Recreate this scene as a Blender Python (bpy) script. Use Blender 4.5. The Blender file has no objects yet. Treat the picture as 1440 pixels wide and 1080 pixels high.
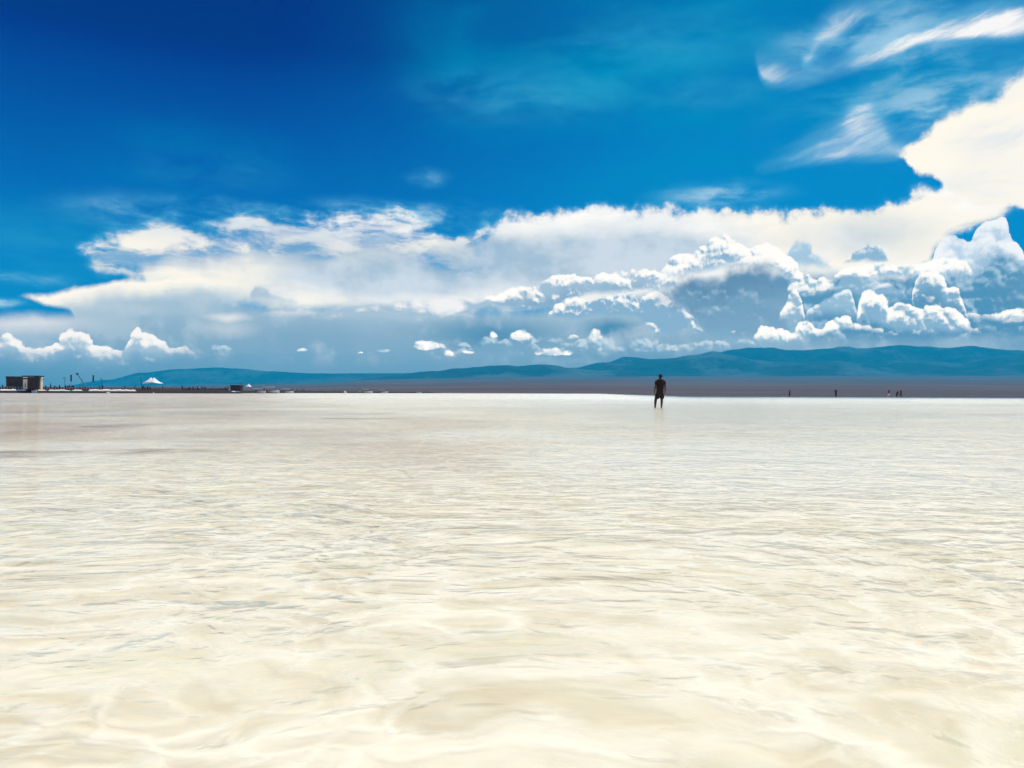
import bpy, bmesh, math, random
from mathutils import Vector, Matrix, noise as mnoise
random.seed(7)
sc = bpy.context.scene
COL = sc.collection
PI = math.pi
R = math.radians

# ------------------------------------------------------------------ camera
F_PX = 1108.7
CAM = Vector((0, 0, 0.70))
PITCH, ROLL = R(0.651), R(0.206)
fw = Vector((0, math.cos(PITCH), math.sin(PITCH)))
up0 = Vector((0, -math.sin(PITCH), math.cos(PITCH)))
rt0 = Vector((1, 0, 0))
rt = rt0 * math.cos(ROLL) + up0 * math.sin(ROLL)
up = up0 * math.cos(ROLL) - rt0 * math.sin(ROLL)
cd = bpy.data.cameras.new('camera'); cam = bpy.data.objects.new('camera', cd); COL.objects.link(cam)
cd.sensor_width = 36; cd.lens = 36 * F_PX / 1440; cd.clip_start = 0.05; cd.clip_end = 60000
cam.matrix_world = Matrix(((rt.x, up.x, -fw.x, CAM.x), (rt.y, up.y, -fw.y, CAM.y), (rt.z, up.z, -fw.z, CAM.z), (0, 0, 0, 1)))
sc.camera = cam

def ray(px, py):
    return fw + rt * ((px - 720) / F_PX) + up * ((540 - py) / F_PX)
def at(px, py, D):
    d = ray(px, py); return CAM + d * (D / d.y)
def azel(px, py):
    d = ray(px, py).normalized()
    return math.degrees(math.atan2(d.x, d.y)), math.degrees(math.asin(d.z))
def horizon(px):                       # picture row of the true horizon at a column
    return 552.6 + (px - 720) * math.tan(ROLL)

# ------------------------------------------------------------------ render settings
sc.render.engine = 'CYCLES'
cy = sc.cycles
cy.max_bounces = 6; cy.diffuse_bounces = 2; cy.glossy_bounces = 2; cy.transmission_bounces = 2
cy.volume_bounces = 0; cy.transparent_max_bounces = 12
cy.caustics_reflective = False; cy.caustics_refractive = False
cy.use_denoising = True
cy.use_adaptive_sampling = True; cy.adaptive_threshold = 0.02; cy.adaptive_min_samples = 10
cy.sample_clamp_indirect = 4; cy.sample_clamp_direct = 4
vs = sc.view_settings
vs.view_transform = 'Standard'; vs.look = 'None'; vs.exposure = 0; vs.gamma = 1; vs.use_curve_mapping = False

SUN_EL, SUN_AZ = R(62), R(22)
sdir = Vector((math.sin(SUN_AZ) * math.cos(SUN_EL), math.cos(SUN_AZ) * math.cos(SUN_EL), math.sin(SUN_EL)))
ld = bpy.data.lights.new('sun', 'SUN'); ld.energy = 4.7; ld.angle = R(0.5); ld.color = (1, 0.95, 0.87)
lo = bpy.data.objects.new('sun', ld); COL.objects.link(lo)
lo.rotation_euler = (-sdir).to_track_quat('-Z', 'Y').to_euler(); lo.location = sdir * 300

HAZE_COL, HAZE_DENSITY, HAZE_TOP = (0.0, 0.58, 0.98, 1.0), 1.2e-4, 646.0
def lin(r, g, b):
    def c(v):
        v /= 255.0
        return v / 12.92 if v <= 0.04045 else ((v + 0.055) / 1.055) ** 2.4
    return (c(r), c(g), c(b), 1.0)

# ------------------------------------------------------------------ node helpers
class N:
    """a float/vector/colour socket with arithmetic"""
    def __init__(s, g, sock): s.g = g; s.s = sock
    def __add__(s, o): return s.g.m('ADD', s, o)
    __radd__ = __add__
    def __mul__(s, o): return s.g.m('MULTIPLY', s, o)
    __rmul__ = __mul__
    def __sub__(s, o): return s.g.m('SUBTRACT', s, o)
    def __rsub__(s, o): return s.g.m('SUBTRACT', o, s)
    def __truediv__(s, o): return s.g.m('DIVIDE', s, o)
class Graph:
    def __init__(s, tree): s.t = tree; tree.nodes.clear()
    def new(s, kind, **kw):
        n = s.t.nodes.new(kind)
        for k, v in kw.items(): setattr(n, k, v)
        return n
    def put(s, sock, v):
        if isinstance(v, N): s.t.links.new(v.s, sock)
        else: sock.default_value = v
    def m(s, op, a, b=0.0, c=0.0, clamp=False):
        n = s.new('ShaderNodeMath', operation=op)
        s.put(n.inputs[0], a); s.put(n.inputs[1], b)
        if op in ('MULTIPLY_ADD', 'SMOOTH_MIN', 'SMOOTH_MAX'): s.put(n.inputs[2], c)
        r = N(s, n.outputs[0])
        return s.m('MAXIMUM', s.m('MINIMUM', r, 1.0), 0.0) if clamp else r
    def v(s, op, a, b=(0, 0, 0), c=(0, 0, 0), scale=None):
        n = s.new('ShaderNodeVectorMath', operation=op)
        s.put(n.inputs[0], a)
        if op not in ('LENGTH', 'NORMALIZE', 'SCALE'): s.put(n.inputs[1], b)
        if op == 'MULTIPLY_ADD': s.put(n.inputs[2], c)
        if scale is not None: s.put(n.inputs[3], scale)
        return N(s, n.outputs[1] if op in ('LENGTH', 'DOT_PRODUCT', 'DISTANCE') else n.outputs[0])
    def xyz(s, x, y, z=0.0):
        n = s.new('ShaderNodeCombineXYZ')
        for i, q in enumerate((x, y, z)): s.put(n.inputs[i], q)
        return N(s, n.outputs[0])
    def sep(s, vec):
        n = s.new('ShaderNodeSeparateXYZ'); s.put(n.inputs[0], vec); return [N(s, o) for o in n.outputs]
    def rng(s, x, a, b, c=0.0, d=1.0, kind='SMOOTHSTEP'):
        n = s.new('ShaderNodeMapRange', interpolation_type=kind); n.clamp = False
        for i, q in enumerate((x, a, b, c, d)): s.put(n.inputs[i], q)
        r = N(s, n.outputs[0])
        return s.m('MAXIMUM', s.m('MINIMUM', r, max(c, d)), min(c, d)) if kind == 'LINEAR' else r
    def noise(s, vec, scale=1.0, detail=4.0, rough=0.55, dist=0.0, dim='2D', typ='FBM', lac=2.0, color=False):
        n = s.new('ShaderNodeTexNoise', noise_dimensions=dim)
        n.noise_type = typ
        s.put(n.inputs['Vector'], vec)
        n.inputs['Scale'].default_value = scale; n.inputs['Detail'].default_value = detail
        n.inputs['Roughness'].default_value = rough; n.inputs['Lacunarity'].default_value = lac
        n.inputs['Distortion'].default_value = dist
        if typ != 'FBM' and 'Offset' in n.inputs:
            n.inputs['Offset'].default_value = 1.0; n.inputs['Gain'].default_value = 2.0
        if color:                                  # three channels as a vector
            q = s.new('ShaderNodeSeparateColor'); s.t.links.new(n.outputs[1], q.inputs[0])
            return s.xyz(*[N(s, o) for o in q.outputs])
        return N(s, n.outputs[0])
    def voro(s, vec, scale=1.0, feature='F1', detail=0.0, rough=0.5, lac=2.0, dim='2D', smooth=0.2):
        n = s.new('ShaderNodeTexVoronoi', voronoi_dimensions=dim, feature=feature)
        s.put(n.inputs['Vector'], vec); n.inputs['Scale'].default_value = scale
        for k, q in (('Detail', detail), ('Roughness', rough), ('Lacunarity', lac), ('Smoothness', smooth)):
            if k in n.inputs: n.inputs[k].default_value = q
        return N(s, n.outputs['Distance'])
    def mix(s, f, a, b, blend='MIX'):
        n = s.new('ShaderNodeMix', data_type='RGBA', blend_type=blend)
        s.put(n.inputs[0], f); s.put(n.inputs[6], a); s.put(n.inputs[7], b)
        return N(s, n.outputs[2])
    def ramp(s, f, stops, interp='LINEAR'):
        n = s.new('ShaderNodeValToRGB'); cr = n.color_ramp; cr.interpolation = interp
        while len(cr.elements) < len(stops): cr.elements.new(0.5)
        for e, (p, c) in zip(cr.elements, stops):
            e.position = p; e.color = c
        s.put(n.inputs[0], f); return N(s, n.outputs[0])
    def curve(s, x, pts):
        n = s.new('ShaderNodeFloatCurve'); mp = n.mapping; c = mp.curves[0]
        mp.extend = 'HORIZONTAL'
        while len(c.points) < len(pts): c.points.new(0.5, 0.5)
        for p, (a, b) in zip(c.points, pts): p.location = (a, b); p.handle_type = 'AUTO_CLAMPED'
        mp.update(); s.put(n.inputs['Value'], x); n.inputs['Factor'].default_value = 1.0
        return N(s, n.outputs[0])

#SKY_BEGIN
# ------------------------------------------------------------------ world: daylight sky with the cloud banks of the day
world = bpy.data.worlds.new('World'); sc.world = world; world.use_nodes = True
g = Graph(world.node_tree)
SKY_STRENGTH = 0.1
nish = g.new('ShaderNodeTexSky', sky_type='NISHITA'); nish.sun_disc = False
nish.sun_elevation = SUN_EL; nish.sun_rotation = SUN_AZ
nish.altitude = 3000; nish.air_density = 1.0; nish.dust_density = 0.3; nish.ozone_density = 3.0
world.cycles.sampling_method = 'MANUAL'; world.cycles.sample_map_resolution = 256
tc = g.new('ShaderNodeTexCoord')
dirv = g.v('NORMALIZE', N(g, tc.outputs['Generated']))
dx, dy, dz = g.sep(dirv)
AZ = g.m('ARCTAN2', dx, dy) * (180 / PI)
EL = g.m('ARCSINE', g.m('MAXIMUM', dz, 0.0)) * (180 / PI)
P = g.xyz(AZ, EL)

# shared noise fields, in degrees of the sky
W1 = g.v('SUBTRACT', g.noise(P, 0.10, 5, 0.55, color=True), (0.5, 0.5, 0.5))       # broad turbulence
W2 = g.v('SUBTRACT', g.noise(P, 0.55, 5, 0.6, color=True), (0.5, 0.5, 0.5))        # small turbulence
PS = g.v('MULTIPLY', g.v('MULTIPLY_ADD', W1, (5, 2.2, 0), P), (0.30, 1.0, 0))
STREAK = g.noise(PS, 0.55, 7, 0.6)
STREAK2 = g.noise(g.v('ADD', PS, (31.3, 7.7, 0)), 0.22, 6, 0.6)
PW = g.v('MULTIPLY_ADD', W2, (0.55, 0.55, 0), P)
LDIR = (0.10, 0.24)
def billow(vec):
    def cap(q, w): return g.m('MULTIPLY', g.m('MULTIPLY', q, q), -w)
    return (cap(g.voro(vec, 0.38, 'SMOOTH_F1', smooth=0.1), 1.0) + cap(g.voro(vec, 0.95), 0.62) + cap(g.voro(vec, 2.3), 0.20)
            + cap(g.voro(vec, 5.6), 0.06) + (g.noise(vec, 1.5, 5, 0.62) - 0.5) * 0.55 + 0.58)
B0 = billow(PW)
B1 = billow(g.v('ADD', PW, (LDIR[0], LDIR[1], 0)))
LAM = B0 - B1                         # > 0 where a puff faces the sun
FBM = g.noise(PW, 0.35, 7, 0.6)

EL_LO, EL_HI = -3.0, 33.0
def bank(top, bot, warp=0.0, elw=0.0, field=W2):
    """signed depth (degrees) below the top edge and above the base of a cloud bank drawn as two profiles"""
    xs = [p[0] for p in top] + [p[0] for p in bot]
    x0, x1 = min(xs), max(xs)
    ty, by = (lambda l, x: min(l, key=lambda p: abs(p[0] - x))[1]), None
    if x0 > 5:                                            # close the bank at its ends
        top = [(x0 - 14, ty(top, x0) + 45), (x0 - 6, ty(top, x0) + 18)] + top; bot = [(x0 - 14, ty(bot, x0) - 45), (x0 - 6, ty(bot, x0) - 18)] + bot; x0 -= 14
    if x1 < 1435:
        top = top + [(x1 + 6, ty(top, x1) + 18), (x1 + 14, ty(top, x1) + 45)]; bot = bot + [(x1 + 6, ty(bot, x1) - 18), (x1 + 14, ty(bot, x1) - 45)]; x1 += 14
    a0, a1 = azel(x0, 540)[0], azel(x1, 540)[0]
    wx, wy, _ = g.sep(field)
    a = AZ + wx * warp if warp else AZ
    e = EL + wy * elw if elw else EL
    t = g.rng(a, a0, a1, kind='LINEAR')
    def prof(pts):
        q = []
        for x, y in pts:
            A, E = azel(x, y); q.append(((azel(x, 540)[0] - a0) / (a1 - a0), (E - EL_LO) / (EL_HI - EL_LO)))
        q.sort(); return g.curve(t, q) * (EL_HI - EL_LO) + EL_LO
    return prof(top) - e, e - prof(bot)
def blob(x, y, rx, ry, vec=None, soft=1.0):
    """1 in the middle of an ellipse of sky, 0 at its rim"""
    A, E = azel(x, y); kx, ky = F_PX / (rx * 57.3), F_PX / (ry * 57.3)
    d = g.v('LENGTH', g.v('MULTIPLY_ADD', vec or P, (kx, ky, 0), (-A * kx, -E * ky, 0)))
    return g.rng(d, 1.0, 1.0 - soft)
def tot(l):
    r = l[0]
    for q in l[1:]: r = r + q
    return r

# --- clear sky, deep blue aloft on the left, paler towards the sun and the horizon
tl = g.ramp(g.rng(EL, 0, 30, kind='LINEAR'), [
    (0.00, lin(60, 150, 190)), (0.14, lin(0, 136, 190)), (0.30, lin(0, 128, 192)), (0.45, lin(0, 101, 177)), (0.60, lin(0, 78, 158)), (0.69, lin(0, 62, 146)), (0.76, lin(0, 34, 126)), (1.0, lin(0, 28, 118))])
tr = g.ramp(g.rng(EL, 0, 30, kind='LINEAR'), [
    (0.00, lin(60, 150, 190)), (0.14, lin(10, 142, 195)), (0.30, lin(0, 138, 198)), (0.45, lin(0, 136, 198)), (0.62, lin(0, 128, 192)), (0.80, lin(0, 124, 185)), (1.0, lin(0, 122, 178))])
azf = g.rng(AZ + g.sep(W1)[0] * 4, -22, 20)
clear = g.mix(azf, tl, tr)
nb = g.mix(1.0, N(g, nish.outputs[0]), (SKY_STRENGTH * 0.1, SKY_STRENGTH * 0.7, SKY_STRENGTH, 1), 'MULTIPLY')
col = g.mix(0.12, clear, nb)

def over(base, colour, alpha): return g.mix(alpha, base, colour)
THIN = lin(86, 184, 222)
def veil_over(base, colour, alpha):            # where a cloud is thin the blue behind still scatters through it
    return g.mix(alpha, base, g.mix(g.rng(alpha, 0.1, 0.75), THIN, colour))
WHITE, CREAM = lin(255, 253, 248), lin(255, 249, 235)

# --- thin cirrus veils
tealv = tot([blob(820, 140, 330, 110, PW) * 0.75, blob(1000, 60, 330, 120, PW) * 0.65, blob(640, 60, 130, 160, PW) * 0.35, blob(1250, 150, 330, 110, PW) * 0.6, blob(280, 230, 190, 80, PW) * 0.4, blob(80, 350, 190, 80, PW) * 0.55, blob(930, 250, 260, 60, PW) * 0.45])
col = g.mix(g.m('MINIMUM', tealv * g.rng(STREAK2 * 0.6 + STREAK * 0.4, 0.30, 0.66), 0.9), col, lin(0, 144, 190))
veil = tot([blob(740, 135, 220, 50, PW) * 0.26, blob(930, 60, 240, 60, PW) * 0.16, blob(1010, 130, 120, 30, PW) * 0.25, blob(1330, 150, 260, 75, PW) * 0.75, blob(1250, 55, 190, 70, PW) * 0.75,
            blob(1010, 275, 125, 26, PW) * 0.85, blob(620, 306, 130, 30, PW) * 1.0, blob(510, 288, 100, 16, PW) * 0.8, blob(210, 300, 150, 34, PW) * 0.7, blob(330, 292, 110, 16, PW) * 0.6, blob(600, 250, 42, 20, PW) * 0.62, blob(30, 392, 75, 16, PW) * 0.75, blob(-5, 424, 40, 9, PW) * 1.0,
            blob(300, 240, 130, 40, PW) * 0.12, blob(1120, 60, 70, 30, PW) * 0.2, blob(60, 340, 150, 60, PW) * 0.12])
veil = veil * g.rng(STREAK, 0.28, 0.72)
col = veil_over(col, lin(178, 216, 236), g.m('MINIMUM', veil, 0.9))

# --- cirrus plumes at the upper right
PC = g.v('MULTIPLY_ADD', W1, (3.0, 3.0, 0), g.v('MULTIPLY_ADD', W2, (0.4, 0.4, 0), P))
rot = g.new('ShaderNodeVectorRotate', rotation_type='Z_AXIS'); g.put(rot.inputs['Vector'], PC); rot.inputs['Angle'].default_value = R(-16)
FIB = g.noise(g.v('MULTIPLY', N(g, rot.outputs[0]), (0.22, 1.3, 0)), 0.5, 8, 0.60)
fib = g.rng(FIB, 0.28, 0.74)
def plume(top, bot, op, st, sb, warp=1.0, core=None):
    global col
    h, b = bank(top, bot, warp, warp * 0.8, W1)
    a = g.rng(h + (FIB - 0.5) * 1.0, -0.6, st) * g.rng(b + (FIB - 0.5) * 0.7, -0.4, sb)
    a = a * (fib * 0.46 + 0.54) * op
    if core: a = a + core * g.rng(h, -0.2, 1.0) * g.rng(b, -0.2, 0.4) * (fib * 0.6 + 0.35)
    a = g.m('MINIMUM', a, 0.97)
    col = over(col, g.mix(g.rng(a, 0.25, 0.9), lin(120, 192, 226), lin(250, 249, 247)), a)
plume([(1056, 100), (1068, 74), (1084, 76), (1110, 86), (1160, 82), (1200, 58), (1240, 33), (1290, 20), (1340, 8), (1400, -4), (1450, -10), (1500, -12)],
      [(1060, 80), (1072, 112), (1090, 122), (1120, 122), (1160, 110), (1210, 96), (1250, 84), (1300, 64), (1360, 56), (1450, 52), (1500, -60)], 0.72, 1.6, 0.6, 0.36, blob(1375, 38, 130, 26, PW) * 0.8 + blob(1225, 82, 110, 34, PW) * 0.35)
plume([(1118, 92), (1130, 66), (1150, 28), (1190, -5), (1240, -20), (1300, -22), (1320, -20)],
      [(1118, 60), (1130, 94), (1150, 74), (1180, 52), (1210, 30), (1250, 14), (1300, -6), (1320, -60)], 0.68, 1.4, 0.7, 0.8, blob(1185, 30, 60, 30, PW) * 0.2)
plume([(1050, 242), (1070, 232), (1100, 215), (1150, 180), (1180, 160), (1200, 138), (1216, 128), (1236, 138), (1262, 180), (1300, 196), (1330, 206)],
      [(1050, 200), (1070, 240), (1110, 234), (1170, 226), (1260, 220), (1300, 206), (1330, 150)], 0.72, 1.8, 0.5, 0.9, blob(1200, 165, 40, 34, PW) * 0.3)

# --- the great anvil sheet
col_high = col
top = [(60, 348), (85, 343), (105, 334), (130, 324), (160, 312), (200, 302), (240, 288), (300, 296), (350, 288), (400, 290), (450, 298), (490, 287), (530, 283), (570, 288), (600, 303),
       (650, 317), (690, 308), (715, 294), (760, 288), (780, 294), (830, 283), (880, 290), (940, 288), (1000, 288), (1060, 291), (1110, 294), (1160, 290), (1220, 284), (1280, 275),
       (1310, 264), (1330, 255), (1360, 238), (1400, 225), (1440, 215), (1500, 200)]
bot = [(60, 330), (90, 340), (105, 356), (130, 374), (170, 385), (200, 396), (225, 422), (285, 434), (350, 440), (700, 440), (1000, 430), (1200, 420), (1270, 416), (1290, 396), (1302, 374),
       (1320, 354), (1360, 330), (1400, 314), (1440, 300), (1500, 278)]
h, b = bank(top, bot, 0.9, 0.5)
edge = (STREAK - 0.5) * 3.6 * g.rng(AZ, 8, -12, 0.15, 1.0) + (FBM - 0.5) * 2.0 + (B0 - 0.45) * 0.5 + (g.noise(P, 1.1, 5, 0.6) - 0.5) * 0.7
hh = h + edge
a = g.rng(hh, -0.25, g.rng(AZ, -20, 12, 1.7, 0.75)) * g.rng(b + (FBM - 0.5) * 1.8 + (STREAK - 0.5) * 1.2, -0.3, 0.9)
gap = g.rng(STREAK + (STREAK2 - 0.5) * 0.5, 0.34, 0.60)                     # fibrous gaps where the sheet thins out on the left
body = g.m('MAXIMUM', g.rng(h + (STREAK2 - 0.5) * 3.5, 1.0, 4.2), g.rng(AZ, -9, 1))
a = a * g.m('MAXIMUM', gap * 0.52 + 0.42, body)
grey = tot([blob(800, 366, 290, 62, PW) * 1.25, blob(540, 386, 260, 56, PW) * 1.1, blob(960, 350, 180, 40, PW) * 0.5, blob(1215, 332, 130, 46, PW) * 0.65,
            blob(230, 416, 190, 36, PW) * 0.9, blob(300, 318, 240, 34, PW) * 0.5, blob(450, 330, 160, 30, PW) * 0.3, blob(690, 348, 60, 22, PW) * 0.5])
grey = g.m('MINIMUM', grey * (g.rng(STREAK2 * 0.6 + STREAK * 0.4, 0.30, 0.66, 0.52, 1.25)) + g.rng(STREAK, 0.62, 0.36, 0, 0.34) * g.rng(AZ, 22, 8, 0.35, 1.0), 0.97)
ac = g.mix(grey, g.mix(g.rng(STREAK2, 0.4, 0.62), CREAM, WHITE), g.mix(g.rng(FBM * 0.5 + STREAK2 * 0.5, 0.36, 0.62), lin(158, 188, 210), lin(202, 216, 228)))
ac = g.mix(g.rng(hh, 1.6, 0.0) * g.rng(AZ, 5, -14) * 0.75, ac, lin(176, 206, 228))
col = veil_over(col, ac, a)
# plume thrown up at the right edge
h, b = bank([(1255, 222), (1270, 212), (1285, 194), (1320, 168), (1360, 150), (1400, 136), (1420, 112), (1440, 98), (1500, 80)],
            [(1255, 216), (1270, 222), (1290, 242), (1320, 252), (1345, 276), (1440, 296), (1500, 296)], 0.8, 0.6)
a = g.rng(h + (FBM - 0.5) * 2.2 + (FIB - 0.5) * 1.0, -0.2, 0.7) * g.rng(b + (FBM - 0.5) * 0.9, -0.05, 0.3)
pc = g.mix(g.m('MINIMUM', g.rng(STREAK2, 0.45, 0.75, 0, 0.4) + blob(1410, 196, 80, 34, PW) * 0.7 * fib, 0.9), CREAM, lin(205, 220, 236))
col_high = over(col_high, pc, a)
col = over(col, pc, a); col_mid = col

# --- lower left tongue of the sheet
h, b = bank([(0, 424), (16, 417), (35, 411), (60, 408), (100, 402), (145, 397), (170, 388), (200, 388), (300, 385), (420, 392)],
            [(0, 414), (16, 416), (35, 422), (55, 429), (78, 437), (95, 440), (110, 456), (160, 470), (420, 470)], 0.6, 0.25)
a = g.rng(h + (FBM - 0.5) * 0.8, 0, 0.5) * g.rng(b + (FBM - 0.5) * 0.5, 0, 0.4) * g.rng(AZ, -15.5, -23)
col = over(col, g.mix(g.rng(h + (FBM - 0.5) * 1.5, 0.35, 1.7), CREAM, lin(176, 199, 214)), a)

# --- rain-grey cloud base and distance down to the horizon
h, b = bank([(-60, 436), (0, 440), (60, 437), (110, 432), (150, 425), (220, 412), (300, 424), (400, 424), (560, 424), (700, 432), (800, 425), (900, 405), (1000, 385), (1100, 372), (1200, 378), (1290, 385), (1330, 372), (1400, 360), (1440, 372), (1500, 380)],
            [(-60, 575), (1500, 575)], 1.0, 0.6, W1)
a = g.rng(h + (FBM - 0.5) * 1.0, -0.1, 0.9)
vert = g.ramp(g.rng(EL + (FBM - 0.5) * 1.2, 0, 7.5, kind='LINEAR'), [
    (0.0, lin(84, 152, 186)), (0.28, lin(112, 162, 191)), (0.55, lin(138, 174, 198)), (0.8, lin(160, 190, 208)), (1.0, lin(186, 205, 218))])
teal = tot([blob(690, 470, 140, 34, PW) * 0.8, blob(860, 462, 60, 20, PW), blob(900, 500, 200, 14, PW) * 0.4, blob(1290, 420, 190, 60, PW) * 0.75, blob(1420, 420, 90, 60, PW) * 0.6, blob(420, 470, 120, 30, PW) * 0.15])
vc = g.mix(g.m('MINIMUM', teal, 0.92), vert, lin(66, 138, 176))
pale = tot([blob(20, 450, 120, 22, PW) * 0.9, blob(320, 446, 40, 9, PW) * 0.85, blob(320, 462, 60, 16, PW) * 0.35, blob(150, 432, 150, 14, PW) * 0.2])
vc = g.mix(g.m('MINIMUM', pale, 0.95), vc, lin(232, 231, 232))
strat = g.rng(STREAK, 0.52, 0.74) * blob(460, 430, 340, 22, PW)
lump = g.rng(FBM + (STREAK2 - 0.5) * 0.6 + (B0 - 0.45) * 0.25, 0.40, 0.66) * g.rng(EL, 1.6, 3.0) * g.rng(EL, 7.5, 5.5)
vc = g.mix(lump * 0.42, vc, lin(186, 205, 217))
vc = g.mix(strat * 0.7, vc, lin(150, 176, 194))
col = over(col, vc, a)

# --- cumulus: tops blaze where they face the sun, hearts are in their own shade
MOD = g.rng(FBM, 0.30, 0.62, 0.45, 1.15)
def cumulus(top, bot, bill=1.0, bump=1.0, rim_amt=1.0, lit=WHITE, shade=lin(150, 182, 206), deep=None, soft=0.12, sbot=0.35, base=0.0, op=1.0, warp=0.5, flat=0.35, reach=1.6):
    global col
    h, b = bank(top, bot, warp, warp * 0.6)
    hh = h + (B0 - 0.42) * bill
    a = g.rng(hh, 0, soft) * g.rng(b + (B0 - 0.42) * bill * flat, -sbot * 0.3, sbot) * op
    light = g.rng(hh, reach, 0.0) * MOD * rim_amt + LAM * (1.9 * bump) + (B0 - 0.45) * 0.55 * bump + base - g.rng(b, 0.6, 0.0) * 0.25
    cc = g.mix(g.rng(light, 0.12, 0.85), g.mix(g.rng(hh, 0.4, reach * 1.4), shade, deep) if deep else shade, lit)
    col = over(col, cc, a)

# far towers behind, standing up into the blue at the right edge
cumulus([(1300, 400), (1318, 345), (1330, 326), (1342, 322), (1352, 330), (1362, 338), (1375, 322), (1392, 308), (1408, 301), (1416, 312), (1422, 330), (1432, 340), (1440, 352), (1500, 360)],
        [(1300, 420), (1500, 460)], 0.5, 0.5, 0.6, lin(240, 244, 248), lin(186, 212, 231), lin(96, 156, 192), base=0.28, reach=3.2, sbot=1.5)
# grey tops standing against the sheet
cumulus([(1096, 372), (1106, 350), (1116, 337), (1126, 334), (1138, 334), (1146, 346), (1158, 358), (1172, 368)], [(1096, 382), (1130, 380), (1172, 380)], 1.1, 0.5, 0.35, lin(240, 246, 250), lin(164, 199, 222), base=0.06, soft=0.5, sbot=0.6)
cumulus([(1186, 368), (1196, 356), (1210, 348), (1222, 342), (1236, 344), (1246, 354), (1254, 366)], [(1186, 372), (1225, 371), (1254, 370)], 1.0, 0.8, 0.5, lin(250, 250, 250), lin(140, 182, 210), base=0.0, reach=0.9)
# shaded wall of cloud behind the right-hand rows
h, b = bank([(1080, 385), (1120, 378), (1180, 380), (1250, 376), (1320, 380), (1370, 372), (1395, 356), (1420, 352), (1440, 358), (1500, 366)], [(1080, 470), (1250, 485), (1500, 485)], 0.8, 0.6)
a = g.rng(h + (B0 - 0.42) * 0.8, 0, 0.4) * g.rng(b, -0.3, 1.0)
col = over(col, g.mix(g.rng(LAM * 1.2 + FBM * 0.8 + g.rng(h, 2.5, 0) * 0.35, 0.35, 1.05), lin(78, 144, 182), lin(176, 206, 226)), a * 0.92)
# a grey dome rising through the sheet on the left
cumulus([(338, 426), (347, 416), (352, 402), (360, 395), (370, 396), (380, 404), (390, 408), (408, 416), (430, 424)], [(338, 428), (380, 430), (430, 430)], 0.9, 0.5, 0.35, lin(214, 224, 231), lin(172, 195, 212), base=0.05, soft=0.4, sbot=0.8)
# bright stratus streak across the middle
h, b = bank([(340, 446), (380, 440), (430, 433), (480, 426), (530, 423), (560, 420), (600, 419), (680, 418), (740, 416), (800, 420), (840, 428)],
            [(340, 444), (380, 443), (450, 449), (520, 455), (570, 457), (640, 450), (700, 440), (760, 438), (840, 430)], 1.0, 0.5)
a = g.rng(h + (STREAK - 0.5) * 1.3 + (B0 - 0.45) * 0.3, -0.05, 0.4) * g.rng(b + (STREAK - 0.5) * 0.9, -0.1, 0.6)
col = over(col, g.mix(g.rng(STREAK + (B0 - 0.4) * 0.3, 0.36, 0.62), lin(166, 192, 210), lin(240, 240, 241)), a * g.rng(STREAK2, 0.25, 0.5, 0.5, 1.0))
# cumulus field left of the dark heart: upper row, then lower row
cumulus([(670, 420), (690, 410), (720, 400), (745, 394), (780, 387), (830, 381), (880, 379), (910, 376), (950, 380)],
        [(670, 416), (700, 432), (740, 436), (775, 436), (800, 424), (840, 416), (900, 412), (950, 404)], 0.9, 1.0, 1.0, WHITE, lin(160, 190, 212), lin(132, 172, 200), base=0.16, reach=1.3, sbot=0.4)
cumulus([(770, 438), (785, 424), (810, 417), (840, 414), (880, 411), (915, 409), (945, 418), (965, 430), (985, 450), (994, 472)],
        [(770, 446), (800, 451), (850, 449), (890, 447), (912, 462), (925, 473), (945, 474), (965, 466), (980, 474), (994, 474)], 0.75, 1.1, 1.0, WHITE, lin(134, 176, 204), base=0.10, reach=1.1)
# blazing crown
cumulus([(920, 385), (930, 372), (940, 356), (955, 346), (980, 336), (1005, 331), (1020, 327), (1040, 336), (1080, 342), (1105, 354), (1125, 372), (1150, 384), (1180, 388)],
        [(920, 384), (950, 392), (1000, 384), (1040, 376), (1080, 380), (1110, 396), (1140, 420), (1180, 400)], 0.9, 1.0, 0.8, WHITE, lin(140, 180, 208), base=0.42, reach=2.2, sbot=0.7)
# the dark heart
h, b = bank([(880, 430), (915, 418), (935, 404), (950, 392), (970, 380), (1000, 378), (1030, 366), (1060, 362), (1085, 368), (1104, 380), (1116, 392), (1124, 410), (1130, 440), (1140, 470)],
            [(880, 404), (915, 424), (940, 430), (965, 444), (985, 474), (1000, 492), (1060, 496), (1130, 490), (1140, 480)], 0.9, 0.6)
hh = h + (B0 - 0.42) * 1.3
a = g.rng(hh, -0.25, 1.2) * g.rng(b + (B0 - 0.42) * 0.5, -0.2, 0.8)
dk = g.mix(g.rng(EL + (FBM - 0.5) * 3.0, 3.6, 8.2), lin(142, 182, 206), lin(96, 142, 176))
dk = g.mix(g.rng(LAM * 1.0 + (FBM - 0.5) * 1.3 + (B0 - 0.45) * 0.3, -0.05, 0.75), dk, lin(186, 209, 224))
dk = g.mix(g.rng(STREAK2, 0.42, 0.7) * 0.45, dk, lin(84, 134, 170))
col = over(col, dk, a)
cumulus([(985, 452), (1000, 428), (1020, 412), (1045, 404), (1070, 410), (1092, 424), (1108, 446), (1114, 466)], [(985, 478), (1050, 488), (1114, 484)], 1.2, 0.7, 0.6, lin(172, 200, 218), lin(116, 160, 190), base=0.0, soft=0.7, sbot=1.2, op=0.75, reach=1.5)
cumulus([(935, 424), (950, 410), (968, 402), (990, 404), (1006, 416), (1016, 432)], [(935, 436), (975, 442), (1016, 448)], 1.0, 0.7, 0.5, lin(196, 216, 229), lin(112, 156, 187), base=0.0, soft=0.6, sbot=0.9, op=0.7, reach=1.2)
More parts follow.
